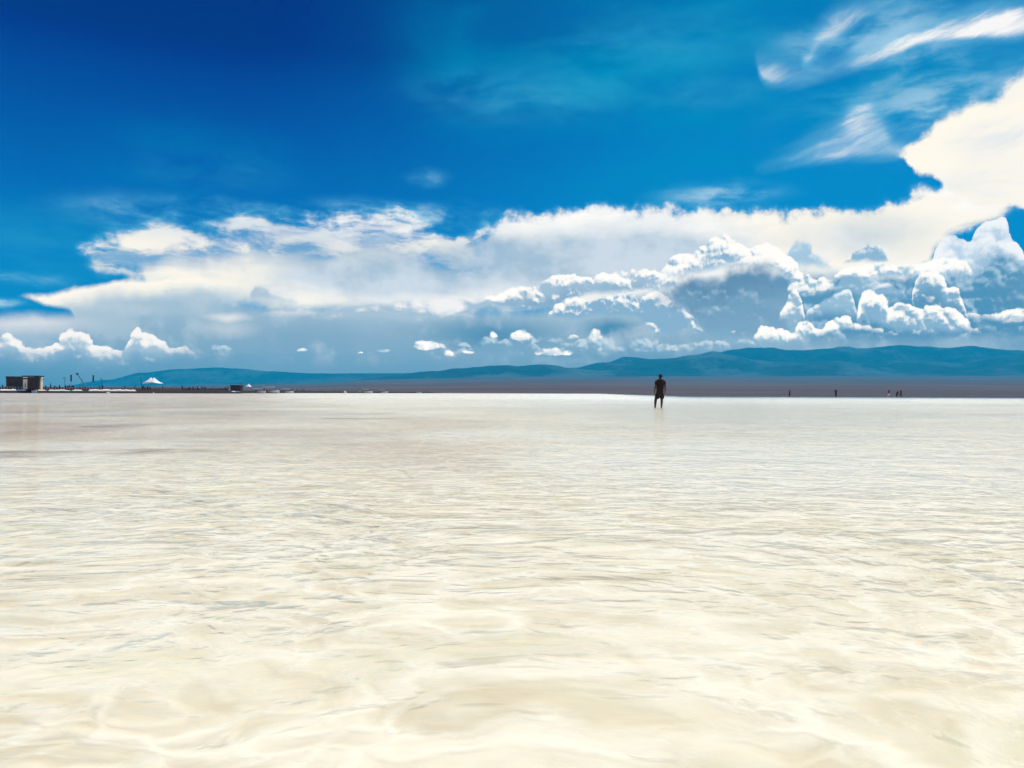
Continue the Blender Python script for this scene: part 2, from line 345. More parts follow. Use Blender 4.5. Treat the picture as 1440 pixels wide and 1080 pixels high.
cumulus([(985, 486), (1005, 474), (1028, 470), (1050, 474), (1070, 484)], [(985, 490), (1030, 490), (1070, 490)], 0.8, 0.8, 0.6, lin(206, 221, 231), lin(134, 174, 198), base=0.0, soft=0.5, sbot=0.6, op=0.75, reach=1.0)
# rows to the right
cumulus([(1110, 395), (1150, 384), (1185, 376), (1205, 370), (1235, 367), (1265, 366), (1300, 367), (1330, 360), (1346, 359), (1362, 368), (1372, 380)],
        [(1110, 412), (1150, 408), (1185, 394), (1215, 392), (1245, 396), (1290, 392), (1330, 384), (1372, 388)], 0.7, 1.0, 0.9, WHITE, lin(160, 194, 216), base=0.36, reach=1.6, sbot=0.3)
cumulus([(1170, 410), (1178, 394), (1192, 384), (1212, 386), (1240, 390), (1262, 396), (1276, 412)], [(1170, 414), (1200, 418), (1240, 424), (1276, 424)], 0.6, 0.7, 0.5, lin(236, 242, 246), lin(136, 178, 206), base=0.0, sbot=0.8, reach=1.2)
cumulus([(1284, 440), (1286, 400), (1292, 385), (1308, 381), (1322, 384), (1332, 397), (1345, 402), (1356, 418), (1360, 440)],
        [(1284, 436), (1300, 442), (1360, 448)], 0.65, 0.9, 0.9, WHITE, lin(128, 174, 203), lin(92, 150, 186), base=0.08, sbot=0.9, reach=1.3)
cumulus([(1095, 445), (1108, 412), (1118, 400), (1126, 416), (1132, 440)], [(1095, 452), (1132, 456)], 0.8, 0.9, 0.9, WHITE, lin(150, 186, 210), base=0.2, sbot=0.9)
cumulus([(1128, 450), (1136, 436), (1146, 420), (1162, 409), (1185, 405), (1198, 412), (1204, 430), (1206, 450)],
        [(1128, 452), (1160, 449), (1206, 449)], 0.7, 0.9, 0.6, lin(246, 248, 250), lin(150, 188, 212), base=0.1, sbot=1.0, reach=1.4)
cumulus([(1200, 460), (1208, 430), (1214, 411), (1228, 406), (1241, 407), (1247, 416), (1250, 428), (1262, 421), (1276, 422), (1288, 431), (1305, 429), (1322, 427), (1340, 430), (1352, 440), (1366, 454), (1382, 466)],
        [(1200, 450), (1212, 452), (1235, 458), (1262, 466), (1300, 470), (1340, 470), (1382, 468)], 0.8, 1.1, 1.0, WHITE, lin(134, 177, 205), base=0.2, sbot=0.45, reach=1.5)
cumulus([(1355, 446), (1366, 437), (1380, 438), (1400, 440), (1420, 434), (1440, 429), (1500, 425)], [(1355, 442), (1366, 447), (1400, 453), (1440, 455), (1500, 455)], 0.5, 0.9, 0.9, WHITE, lin(150, 186, 210), base=0.36, sbot=0.5)
cumulus([(1054, 480), (1062, 468), (1076, 457), (1098, 457), (1116, 463), (1124, 449), (1138, 446), (1152, 456), (1160, 447), (1172, 438), (1190, 440), (1202, 449), (1222, 450), (1240, 459), (1260, 466), (1270, 474)],
        [(1054, 476), (1062, 479), (1100, 484), (1125, 480), (1150, 474), (1180, 470), (1220, 468), (1270, 470)], 0.75, 1.0, 1.0, WHITE, lin(150, 188, 210), base=0.28, sbot=0.4, reach=1.4)
# grey shelf over the hills
h, b = bank([(860, 505), (900, 490), (960, 484), (1020, 482), (1100, 482), (1200, 474), (1320, 472), (1440, 466), (1500, 466)], [(860, 500), (1000, 498), (1500, 500)], 0.8, 0.4, W1)
col = over(col, g.mix(g.rng(FBM, 0.35, 0.65), lin(112, 160, 190), lin(150, 184, 206)), g.rng(h + (FBM - 0.5), 0, 0.7) * g.rng(b, -0.3, 0.8) * 0.75)
# left cumulus
cumulus([(-80, 478), (-20, 470), (0, 467), (18, 470), (32, 480), (48, 488), (62, 488), (78, 476), (90, 464), (102, 459), (116, 464), (130, 474), (150, 477), (162, 474), (170, 474), (178, 470), (184, 463), (192, 458), (201, 468), (214, 471), (226, 477), (244, 480), (258, 480), (268, 490), (276, 500)],
        [(-80, 520), (0, 516), (60, 516), (110, 520), (160, 522), (190, 518), (225, 512), (250, 506), (268, 502), (276, 500)], 0.85, 0.9, 1.05, lin(250, 247, 243), lin(170, 196, 214), lin(126, 172, 200), base=0.08, sbot=1.3, op=0.95, reach=1.6)
# dim cumulus bank behind the puffs, sunk in the haze
cumulus([(560, 503), (600, 496), (640, 490), (670, 478), (690, 470), (720, 466), (745, 470), (775, 482), (800, 476), (822, 462), (840, 464), (858, 478), (880, 482), (905, 474), (935, 476), (965, 482), (1000, 470), (1040, 474), (1080, 482)],
        [(560, 508), (700, 508), (860, 506), (1000, 502), (1080, 496)], 1.0, 0.8, 0.75, lin(206, 222, 231), lin(122, 168, 195), base=0.02, soft=0.3, sbot=1.2, op=0.72, reach=1.1)
cumulus([(275, 500), (295, 492), (312, 487), (330, 490), (350, 498), (372, 502)], [(275, 505), (330, 506), (372, 506)], 0.8, 0.6, 0.6, lin(196, 214, 225), lin(128, 172, 198), base=0.0, soft=0.3, sbot=0.8, op=0.7)
# little fair-weather puffs over the hills: flat bases, round tops
col_low = col
def puffs(lst, lit, shade, op=1.0):
    global col
    A_, Y_ = None, None
    for x, y, rx, ry in lst:
        A, E = azel(x, y); kx, ky = F_PX / (rx * 57.3), F_PX / (ry * 57.3)
        q = g.v('MULTIPLY_ADD', PW, (kx, ky, 0), (-A * kx, -E * ky, 0))
        qx, qy, _ = g.sep(q)
        low = g.m('MULTIPLY', qy, g.rng(qy, 0.0, -0.15, 1.0, 2.6))
        d = g.m('SQRT', qx * qx + low * low)
        a = 1.0 - d
        A_ = a if A_ is None else g.m('MAXIMUM', A_, a)
        Y_ = g.m('MAXIMUM', a, 0.0) * qy if Y_ is None else Y_ + g.m('MAXIMUM', a, 0.0) * qy
    al = g.rng(A_ + (B0 - 0.45) * 0.9, 0.0, 0.28)
    light = Y_ * 1.3 + LAM * 2.8 + (B0 - 0.4) * 0.5 + 0.5
    col = over(col, g.mix(g.m('MULTIPLY', light, 1.0, clamp=True), shade, lit), al * op)
puffs([(684, 482, 18, 11), (655, 486, 13, 7), (762, 478, 36, 17), (838, 484, 34, 22), (915, 490, 52, 15), (310, 491, 18, 8)], lin(200, 219, 230), lin(126, 172, 198), 0.75)
puffs([(600, 488, 28, 11), (628, 498, 11, 7), (694, 472, 9, 9), (733, 474, 24, 16), (776, 497, 30, 12), (808, 474, 18, 7), (834, 472, 20, 18), (425, 492, 11, 5), (508, 496, 18, 4), (537, 493, 14, 6), (660, 496, 13, 4), (1032, 467, 7, 4)], WHITE, lin(170, 198, 214))
# the same sky in four heights: aloft, around the sheet, and down to the horizon (each only evaluates the clouds it holds)
AIR = (0.0, 0.235, 0.44, 1)                       # light of the air itself, seen along a long path
PATH = g.m('MINIMUM', g.m('DIVIDE', HAZE_TOP, g.m('MAXIMUM', dz, 0.02)), 13500.0)
CLEARED = g.m('EXPONENT', PATH * HAZE_DENSITY)
kc = g.new('ShaderNodeCombineColor')
for i in range(3): g.put(kc.inputs[i], CLEARED)
KC = N(g, kc.outputs[0])
def back(c):                                     # radiance beyond the air: what is seen is this, dimmed and veiled by the haze
    c = g.mix(1.0, g.mix(1.0, g.mix(1.0, c, AIR, 'SUBTRACT'), KC, 'MULTIPLY'), AIR, 'ADD')
    c = g.mix(1.0, c, (0, 0, 0, 1), 'LIGHTEN')
    b_ = g.new('ShaderNodeBackground'); b_.inputs[1].default_value = SKY_STRENGTH
    g.put(b_.inputs[0], g.mix(1.0, c, (1 / SKY_STRENGTH,) * 3 + (1,), 'MULTIPLY')); return b_.outputs[0]
def pick(f, lo_, hi_):
    n = g.new('ShaderNodeMixShader'); g.put(n.inputs[0], f)
    g.t.links.new(lo_, n.inputs[1]); g.t.links.new(hi_, n.inputs[2]); return n.outputs[0]
sh_base, sh_low, sh_mid, sh_high = back(col), back(col_low), back(col_mid), back(col_high)
sh = pick(g.m('GREATER_THAN', EL, azel(720, 205)[1]), pick(g.m('GREATER_THAN', EL, azel(720, 290)[1]), pick(g.m('GREATER_THAN', EL, azel(720, 448)[1]), sh_base, sh_low), sh_mid), sh_high)
out = g.new('ShaderNodeOutputWorld'); g.t.links.new(sh, out.inputs[0])
#SKY_END
# ------------------------------------------------------------------ materials
def material(name, build):
    m = bpy.data.materials.new(name); m.use_nodes = True
    q = Graph(m.node_tree); o = q.new('ShaderNodeOutputMaterial')
    s = build(q); q.t.links.new(s, o.inputs['Surface']); return m
def principled(q, col, rough=0.7, normal=None, spec=0.3, metal=0.0):
    n = q.new('ShaderNodeBsdfPrincipled'); q.put(n.inputs['Base Color'], col); q.put(n.inputs['Roughness'], rough)
    n.inputs['Specular IOR Level'].default_value = spec; n.inputs['Metallic'].default_value = metal
    if normal is not None: q.put(n.inputs['Normal'], normal)
    return n.outputs[0]
def objco(q): return N(q, q.new('ShaderNodeTexCoord').outputs['Object'])
def worldpos(q): return N(q, q.new('ShaderNodeNewGeometry').outputs['Position'])
def bump(q, height, dist=1.0, strength=1.0):
    n = q.new('ShaderNodeBump'); n.inputs['Strength'].default_value = strength; n.inputs['Distance'].default_value = dist
    q.put(n.inputs['Height'], height); return N(q, n.outputs[0])
def mottled(name, c1, c2, scale=3.0, rough=0.7, bmp=0.0, spec=0.3, metal=0.0):
    def f(q):
        p = objco(q); n = q.noise(p, scale, 5, 0.6, dim='3D')
        col = q.mix(q.rng(n, 0.3, 0.7), c1, c2)
        return principled(q, col, rough, bump(q, n, bmp) if bmp else None, spec, metal)
    return material(name, f)
def lc(r, g_, b): return (r, g_, b, 1.0)
M = dict(
    wood=mottled('dark_timber', lc(.060, .018, .011), lc(.10, .032, .02), 2.0, 0.75, 0.01),
    fascia=mottled('black_fascia', lc(.012, .012, .02), lc(.022, .02, .03), 2.0, 0.5),
    cream=mottled('cream_render', lc(.90, .78, .60), lc(.94, .84, .68), 1.5, 0.8),
    white=mottled('white_fabric', lc(.80, .80, .80), lc(.86, .86, .85), 1.0, 0.7),
    whitepaint=mottled('white_paint', lc(.74, .74, .72), lc(.82, .81, .80), 1.0, 0.5),
    steel=mottled('blue_grey_steel', lc(.07, .21, .31), lc(.09, .25, .36), 2.0, 0.45, metal=0.0),
    dark=mottled('dark_metal', lc(.02, .02, .025), lc(.035, .032, .04), 4.0, 0.5),
    grey=mottled('grey_metal', lc(.14, .14, .16), lc(.2, .2, .22), 4.0, 0.5),
    banner=mottled('maroon_banner', lc(.035, .01, .03), lc(.06, .016, .05), 3.0, 0.8),
    rock=mottled('dark_rock', lc(.014, .007, .005), lc(.034, .016, .011), 0.5, 0.9, 0.2),
    deck=mottled('packed_salt_deck', lc(.50, .43, .36), lc(.64, .57, .50), 0.3, 0.9, 0.1),
    parapet=mottled('brown_boards', lc(.10, .042, .028), lc(.17, .085, .06), 0.8, 0.9, 0.1),
    salt=mottled('salt_crust', lc(.84, .74, .68), lc(.93, .88, .84), 0.4, 0.85, 0.08),
    skin=mottled('skin', lc(.11, .044, .026), lc(.14, .056, .034), 8.0, 0.55),
    tee=mottled('black_tee', lc(.016, .008, .008), lc(.026, .012, .012), 12.0, 0.85),
    shorts=mottled('dark_shorts', lc(.016, .010, .010), lc(.024, .014, .013), 12.0, 0.85),
    cap=mottled('navy_cap', lc(.010, .012, .024), lc(.016, .018, .034), 12.0, 0.8),
    hair=mottled('black_hair', lc(.008, .007, .007), lc(.014, .012, .011), 20.0, 0.6),
    red=mottled('red_cloth', lc(.22, .02, .02), lc(.28, .03, .03), 6.0, 0.85),
    navy=mottled('navy_cloth', lc(.012, .016, .04), lc(.02, .024, .05), 6.0, 0.85),
    pale=mottled('pale_cloth', lc(.62, .60, .58), lc(.72, .70, .68), 6.0, 0.85),
    pink=mottled('pink_cloth', lc(.5, .22, .24), lc(.58, .28, .28), 6.0, 0.85),
    black=mottled('black_cloth', lc(.012, .010, .011), lc(.02, .017, .018), 6.0, 0.85),
)

# ------------------------------------------------------------------ object helpers
def link(name, mesh, parent=None, mat=None):
    o = bpy.data.objects.new(name, mesh); COL.objects.link(o)
    if mat is not None:
        mesh.materials.clear(); mesh.materials.append(mat)
    if parent is not None: o.parent = parent
    return o
def tag(o, label=None, cat=None, group=None, kind=None):
    for k, v in (('label', label), ('category', cat), ('group', group), ('kind', kind)):
        if v: o[k] = v
    return o
def empty(name, loc, rz=0.0):
    o = bpy.data.objects.new(name, None); COL.objects.link(o); o.location = loc; o.rotation_euler = (0, 0, rz)
    o.empty_display_size = 0.2; return o
class MB:
    """collects boxes, tubes and lathed shapes into one mesh"""
    def __init__(s): s.b = bmesh.new()
    def box(s, c, d, rz=0.0, bev=0.0):
        r = bmesh.ops.create_cube(s.b, size=1.0); vs_ = r['verts']
        bmesh.ops.scale(s.b, vec=d, verts=vs_)
        if bev:
            es = list({e for v in vs_ for e in v.link_edges})
            r2 = bmesh.ops.bevel(s.b, geom=es, offset=bev, segments=2, affect='EDGES', profile=0.5)
            vs_ = list({v for f in r2['faces'] for v in f.verts} | {v for v in vs_ if v.is_valid})
        bmesh.ops.rotate(s.b, cent=(0, 0, 0), matrix=Matrix.Rotation(rz, 3, 'Z'), verts=vs_)
        bmesh.ops.translate(s.b, vec=c, verts=vs_); return s
    def tube(s, pts, rad, n=8):
        pts = [Vector(p) for p in pts]
        rad = rad if isinstance(rad, (list, tuple)) else [rad] * len(pts)
        rings = []
        for i, p in enumerate(pts):
            d = (pts[min(i + 1, len(pts) - 1)] - pts[max(i - 1, 0)]).normalized()
            u = d.cross(Vector((0, 0, 1)) if abs(d.z) < 0.9 else Vector((0, 1, 0))).normalized(); w = d.cross(u)
            rings.append([s.b.verts.new(p + (u * math.cos(2 * PI * k / n) + w * math.sin(2 * PI * k / n)) * rad[i]) for k in range(n)])
        for a, b_ in zip(rings, rings[1:]):
            for k in range(n): s.b.faces.new((a[k], a[(k + 1) % n], b_[(k + 1) % n], b_[k]))
        s.b.faces.new(rings[0][::-1]); s.b.faces.new(rings[-1]); return s
    def lathe(s, prof, c=(0, 0, 0), n=16, sx=1.0, sy=1.0):
        rings = []
        for r, z in prof:
            rings.append([s.b.verts.new((c[0] + sx * r * math.cos(2 * PI * k / n), c[1] + sy * r * math.sin(2 * PI * k / n), c[2] + z)) for k in range(n)])
        for a, b_ in zip(rings, rings[1:]):
            for k in range(n): s.b.faces.new((a[k], a[(k + 1) % n], b_[(k + 1) % n], b_[k]))
        s.b.faces.new(rings[0][::-1]); s.b.faces.new(rings[-1]); return s
    def mesh(s, name, smooth=False):
        bmesh.ops.recalc_face_normals(s.b, faces=s.b.faces)
        m = bpy.data.meshes.new(name); s.b.to_mesh(m); s.b.free()
        if smooth:
            for f in m.polygons: f.use_smooth = True
        return m
    def build(s, name, mat, parent=None, smooth=False): return link(name, s.mesh(name, smooth), parent, mat)

# ------------------------------------------------------------------ ground, water, far plain, mountains
def sheet(name, x0, x1, y0, y1, z, mat, nx=2, ny=2):
    b_ = bmesh.new()
    vv = [[b_.verts.new((x0 + (x1 - x0) * i / (nx - 1), y0 + (y1 - y0) * j / (ny - 1), z)) for i in range(nx)] for j in range(ny)]
    for j in range(ny - 1):
        for i in range(nx - 1): b_.faces.new((vv[j][i], vv[j][i + 1], vv[j + 1][i + 1], vv[j + 1][i]))
    m = bpy.data.meshes.new(name); b_.to_mesh(m); b_.free()
    o = link(name, m, None, mat); tag(o, kind='structure'); return o
BED = -0.07
def patch(q, p, x, y, D_rx, D_ry):         # an elliptical stain on the lake bed, metres
    d = q.v('LENGTH', q.v('MULTIPLY_ADD', p, (1 / D_rx, 1 / D_ry, 0), (-x / D_rx, -y / D_ry, 0)))
    return q.rng(d, 1.0, 0.35)
def groundpx(px, py):                        # where a picture point meets the lake
    d = ray(px, py); t = (0 - CAM.z) / d.z; w = CAM + d * t; return w.x, w.y
def bed_mat(q):
    p = worldpos(q)
    w = q.v('SUBTRACT', q.noise(p, 0.9, 4, 0.6, color=True), (0.5, 0.5, 0.5))
    pw = q.v('MULTIPLY_ADD', w, (0.9, 0.9, 0), p)
    y0 = q.sep(p)[1]
    tint = q.noise(pw, 0.55, 5, 0.6)
    tint2 = q.noise(q.v('ADD', pw, (17.0, 5.0, 0)), 1.3, 5, 0.55)
    c = q.mix(q.rng(tint, 0.38, 0.66), lc(.745, .655, .48), lc(.69, .60, .42))
    c = q.mix(q.rng(tint2, 0.52, 0.74) * 0.55, c, lc(.71, .60, .45))
    c = q.mix(q.rng(tint2, 0.46, 0.28) * 0.7, c, lc(.74, .70, .49))
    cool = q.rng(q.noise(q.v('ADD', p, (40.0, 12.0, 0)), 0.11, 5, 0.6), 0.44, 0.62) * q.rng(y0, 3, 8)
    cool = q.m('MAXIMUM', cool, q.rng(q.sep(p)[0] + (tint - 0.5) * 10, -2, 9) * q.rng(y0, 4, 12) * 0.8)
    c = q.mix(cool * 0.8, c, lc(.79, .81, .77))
    # caustic light net painted into the bed colour, cells a hand or two wide
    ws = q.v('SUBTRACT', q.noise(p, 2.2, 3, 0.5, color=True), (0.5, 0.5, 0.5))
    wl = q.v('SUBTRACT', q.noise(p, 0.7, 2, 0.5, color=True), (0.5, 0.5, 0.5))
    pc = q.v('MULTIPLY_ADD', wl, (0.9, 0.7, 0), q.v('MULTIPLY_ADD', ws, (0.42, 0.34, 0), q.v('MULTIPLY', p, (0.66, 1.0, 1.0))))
    wide = q.rng(q.noise(pc, 1.4, 2, 0.5), 0.30, 0.70, 0.26, 0.50)           # light lines swell and pinch
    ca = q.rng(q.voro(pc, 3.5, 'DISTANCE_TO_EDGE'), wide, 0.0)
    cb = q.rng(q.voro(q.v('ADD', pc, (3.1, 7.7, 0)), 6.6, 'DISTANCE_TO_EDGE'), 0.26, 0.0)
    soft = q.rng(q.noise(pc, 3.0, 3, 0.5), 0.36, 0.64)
    caus_net = ca * 0.50 + soft * 0.38 + cb * 0.34 * q.rng(tint2, 0.35, 0.62, 0.25, 1.0)
    c = q.mix(q.m('MINIMUM', caus_net, 1.0), c, lc(.92, .855, .71))
    # darker silt in places on the left, towards the causeway
    x, y, _ = q.sep(p)
    far = q.rng((x + y * 0.30) * -1.0 + (q.noise(p, 0.12, 5, 0.6) - 0.5) * 16, -7, 6) * q.rng(y + (q.noise(p, 0.3, 4, 0.6) - 0.5) * 6, 6, 13)
    c = q.mix(far * q.rng(q.noise(pw, 0.25, 5, 0.6), 0.3, 0.62, 0.55, 1.0), c, lc(.52, .42, .315))
    sp = q.v('MULTIPLY_ADD', q.v('SUBTRACT', q.noise(p, 0.35, 4, 0.6, color=True), (.5, .5, .5)), (2.5, 1.6, 0), p)
    st = None
    for px, py, rx, ry in ((0, 632, 0.9, 0.35), (110, 630, 1.6, 0.55), (165, 629, 0.9, 0.35), (235, 626, 1.4, 0.6), (-80, 635, 1.6, 0.5), (165, 594, 1.2, 1.3), (345, 582, 2.2, 0.55), (480, 585, 2.6, 0.6)):
        gx, gy = groundpx(px, py)
        k = patch(q, sp, gx, gy, rx, ry); st = k if st is None else q.m('MAXIMUM', st, k)
    st = st * q.rng(q.noise(pw, 0.9, 5, 0.65), 0.34, 0.66, 0.05, 0.9)
    c = q.mix(st * 0.72, c, lc(.20, .14, .125))
    h = caus_net * 0.6 + tint2 * 0.25
    return principled(q, c, 0.9, bump(q, h, 0.012), 0.2)
def water_mat(q):
    p = worldpos(q)
    x, y, _ = q.sep(p)
    w = q.v('SUBTRACT', q.noise(p, 0.6, 3, 0.5, color=True), (0.5, 0.5, 0.5))
    a = q.v('MULTIPLY_ADD', w, (0.7, 0.5, 0), q.v('MULTIPLY', p, (0.78, 1.0, 1.0)))
    swell = q.noise(a, 1.6, 2, 0.5)
    rip = q.m('ABSOLUTE', q.noise(a, 3.6, 2.5, 0.5) - 0.5)
    fine = q.m('ABSOLUTE', q.noise(q.v('ADD', a, (9.1, 3.3, 0)), 9.0, 2.5, 0.5) - 0.5)
    gust = q.rng(q.noise(p, 0.05, 3, 0.5) + (q.noise(p, 0.30, 3, 0.5) - 0.5) * 0.6, 0.3, 0.65, 0.45, 1.25)
    wob = (q.noise(q.v('MULTIPLY', p, (0.25, 1.0, 1.0)), 0.03, 5, 0.62) - 0.5) * 90
    calm = q.m('MAXIMUM', q.rng(y + wob * 0.8, 40, 230, 1.0, 0.005), q.rng(x - y * 0.10, 4, 30, 1.0, 0.0))      # the far water on the right lies out of the wind
    calm = q.m('POWER', calm, 1.5)
    lull = q.m('SUBTRACT', 1.0, calm)
    hgt = (swell * 0.060 - rip * 0.046 - fine * 0.013) * gust * calm * q.rng(y, 1.2, 6.0, 0.72, 1.5)
    nrm = bump(q, hgt, 1.0, 1.0)
    fr = q.new('ShaderNodeFresnel'); fr.inputs['IOR'].default_value = 1.333; q.put(fr.inputs['Normal'], nrm)
    gl = q.new('ShaderNodeBsdfGlossy'); q.put(gl.inputs['Roughness'], q.rng(y, 20, 120, 0.07, 0.30) * q.m('SUBTRACT', 1.0, lull) + lull * 0.03); q.put(gl.inputs['Normal'], nrm)
    gl.inputs['Color'].default_value = (1, 1, 1, 1)
    tr = q.new('ShaderNodeBsdfTransparent'); tr.inputs['Color'].default_value = (0.99, 0.99, 0.965, 1)
    ms = q.new('ShaderNodeMixShader'); q.put(ms.inputs[0], N(q, fr.outputs[0]) * (lull * 0.34 + 0.54 + q.rng(y, 5, 20) * q.rng(x, -6, 8) * 0.14))
    q.t.links.new(tr.outputs[0], ms.inputs[1]); q.t.links.new(gl.outputs[0], ms.inputs[2])
    return ms.outputs[0]
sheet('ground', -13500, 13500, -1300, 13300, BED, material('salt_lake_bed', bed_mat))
sheet('water', -2600, 2600, -120, 1400, 0.0, material('shallow_water', water_mat))

def interp(pts, x):
    if x <= pts[0][0]: return pts[0][1]
    for (a, ya), (b_, yb) in zip(pts, pts[1:]):
        if x <= b_:
            t = (x - a) / (b_ - a); t = t * t * (3 - 2 * t); return ya + (yb - ya) * t
    return pts[-1][1]
def fbm(x, y, z=0.0, o=5):
    v, a, f = 0.0, 0.5, 1.0
    for _ in range(o):
        v += a * mnoise.noise((x * f, y * f, z)); a *= 0.5; f *= 2.03
    return v
PLAIN_TOP = [(-300, 546), (0, 545), (200, 543), (400, 540), (560, 533), (700, 530), (1000, 529), (1440, 528), (1800, 528)]
def terrain(name, d0, d1, nd, zfun, mat, x0=-520, x1=1960, nx=420):
    """a polar patch of land: columns by direction, rows by distance"""
    b_ = bmesh.new(); rows = []
    for j in range(nd):
        D = d0 + (d1 - d0) * (j / (nd - 1)); r = []
        for i in range(nx):
            px = x0 + (x1 - x0) * i / (nx - 1)
            X = D * (px - 720) / F_PX
            r.append(b_.verts.new((X, D, zfun(px, D, X))))
        rows.append(r)
    for a, c in zip(rows, rows[1:]):
        for i in range(nx - 1): b_.faces.new((a[i], a[i + 1], c[i + 1], c[i]))
    m = bpy.data.meshes.new(name); b_.to_mesh(m); b_.free()
    for f in m.polygons: f.use_smooth = True
    o = link(name, m, None, mat); tag(o, kind='structure'); return o
def elev(px, py, D): return (horizon(px) - py) / F_PX * D + 0.7
def plain_z(px, D, X):
    t = max(0.0, (D - 1150) / 6600.0); t = min(t, 1.1)
    z = elev(px, interp(PLAIN_TOP, px), 7750) * (0.72 * t + 0.28 * t * t)
    return z + fbm(X / 700, D / 700, 3.0) * 14 * min(1, t * 3) - 0.6 * (D < 1160)
def plain_mat(q):
    p = worldpos(q); x, y, _ = q.sep(p)
    n = q.noise(q.v('MULTIPLY', p, (0.35, 1.0, 0)), 0.0022, 6, 0.6)
    c = q.mix(q.rng(n, 0.35, 0.65), lc(.060, .026, .022), lc(.112, .056, .046))
    n2 = q.noise(q.v('MULTIPLY', p, (0.2, 1.0, 0)), 0.006, 4, 0.6)
    c = q.mix(q.rng(n2, 0.58, 0.72) * 0.6, c, lc(.03, .036, .03))
    return principled(q, c, 0.95)
terrain('plain', 1150, 8200, 60, plain_z, material('dry_steppe', plain_mat))
CREST = [
    (12300, 620, [(-600, 560), (60, 548), (150, 534), (200, 524), (250, 519), (300, 517), (330, 518), (380, 522), (440, 525), (520, 525), (620, 524), (700, 530), (800, 560), (2000, 560)]),
    (8300, 520, [(-600, 560), (460, 560), (520, 531), (560, 527), (600, 522), (640, 518), (690, 514), (750, 513), (775, 514), (800, 517), (840, 520), (900, 523), (960, 525), (1030, 525), (1070, 520), (1110, 514), (1140, 511), (1170, 512), (1200, 515), (1225, 520), (1255, 525), (1280, 522), (1330, 516), (1365, 520), (1400, 515), (1440, 517), (1600, 512), (2000, 520)]),
    (9300, 640, [(-600, 560), (420, 545), (520, 530), (640, 523), (760, 519), (820, 516), (860, 511), (900, 508), (940, 504), (975, 499), (1003, 494), (1028, 499), (1060, 506), (1110, 509), (1180, 507), (1240, 511), (1300, 508), (1350, 512), (1390, 502), (1440, 498), (1600, 500), (2000, 510)]),
    (10600, 800, [(-600, 560), (100, 550), (300, 538), (520, 528), (700, 524), (800, 517), (850, 510), (880, 502), (920, 505), (960, 503), (1000, 499), (1030, 491), (1055, 489), (1085, 489), (1110, 492), (1135, 492), (1160, 490), (1185, 487), (1210, 490), (1235, 488), (1270, 486), (1300, 487), (1330, 490), (1365, 487), (1400, 491), (1430, 492), (1470, 496), (1700, 500), (2000, 510)]),
]
def mount_z(px, D, X):
    z = -30.0
    base = elev(px, interp(PLAIN_TOP, px), 7750) * 0.85 - 25
    rg = 1 - abs(fbm(X / 520 + 0.3 * fbm(X / 900, D / 900), D / 700, 1.0, 6)) * 2.6
    for Dc, wd, pts in CREST:
        top = elev(px, interp(pts, px), Dc)
        f = (D - Dc) / wd
        k = math.exp(-abs(f) ** 1.7 * (1.0 if f < 0 else 1.4))
        k = k * (1 + (rg - 0.45) * 0.85 * (1 - k) * 1.5)
        z = max(z, base + (top - base) * k + fbm(X / 130, D / 130, 2.0, 3) * 12 * (1 - k) + fbm(X / 260, 5.5, 1.0, 5) * 24 * (0.35 if px < 560 else 1.0))
    return z
def mount_mat(q):
    p = worldpos(q)
    n = q.noise(p, 0.0035, 8, 0.68, dim='3D')
    big = q.noise(q.v('MULTIPLY', p, (1.0, 0.6, 2.5)), 0.0011, 5, 0.6, dim='3D')
    c = q.mix(q.rng(n, 0.36, 0.64), lc(.001, .008, .012), lc(.012, .034, .036))
    c = q.mix(q.rng(big + (n - 0.5) * 0.35, 0.46, 0.64) * 0.9, c, lc(.13, .17, .175))     # sunlit and hazy patches between cloud shadows, painted into the slope colour
    return principled(q, c, 0.95, bump(q, n, 140))
terrain('mountains', 7500, 13100, 110, mount_z, material('mountain_slopes', mount_mat), nx=620)

# ------------------------------------------------------------------ the air
def haze_mat():
    m = bpy.data.materials.new('air'); m.use_nodes = True; t = m.node_tree; t.nodes.clear()
    o = t.nodes.new('ShaderNodeOutputMaterial'); v = t.nodes.new('ShaderNodeVolumePrincipled')
    v.inputs['Color'].default_value = HAZE_COL; v.inputs['Density'].default_value = HAZE_DENSITY; v.inputs['Anisotropy'].default_value = 0.0
    t.links.new(v.outputs[0], o.inputs['Volume']); return m
hz = MB(); hz.box((0, 5900, 322), (27600, 15000, 648))
haze = hz.build('haze', haze_mat()); tag(haze, kind='stuff')

# ------------------------------------------------------------------ people
def skin_mesh(name, nodes, edges, root, levels=1):
    """nodes: {key: (x, y, z, radius)}; grows one continuous surface round the skeleton"""
    keys = list(nodes); ix = {k: i for i, k in enumerate(keys)}
    me = bpy.data.meshes.new(name); me.from_pydata([nodes[k][:3] for k in keys], [(ix[a], ix[b_]) for a, b_ in edges], [])
    o = bpy.data.objects.new(name, me); COL.objects.link(o)
    o.modifiers.new('skin', 'SKIN')
    sv = me.skin_vertices[0].data
    for k, i in ix.items():
        r_ = nodes[k][3]; sv[i].radius = r_ if isinstance(r_, tuple) else (r_, r_); sv[i].use_root = (k == root)
    ss = o.modifiers.new('sub', 'SUBSURF'); ss.levels = levels; ss.render_levels = levels
    dg = bpy.context.evaluated_depsgraph_get(); dg.update()
    out_ = bpy.data.meshes.new_from_object(o.evaluated_get(dg)); out_.name = name
    bpy.data.objects.remove(o); bpy.data.meshes.remove(me)
    for f in out_.polygons: f.use_smooth = True
    return out_
def chain(*ks): return list(zip(ks, ks[1:]))

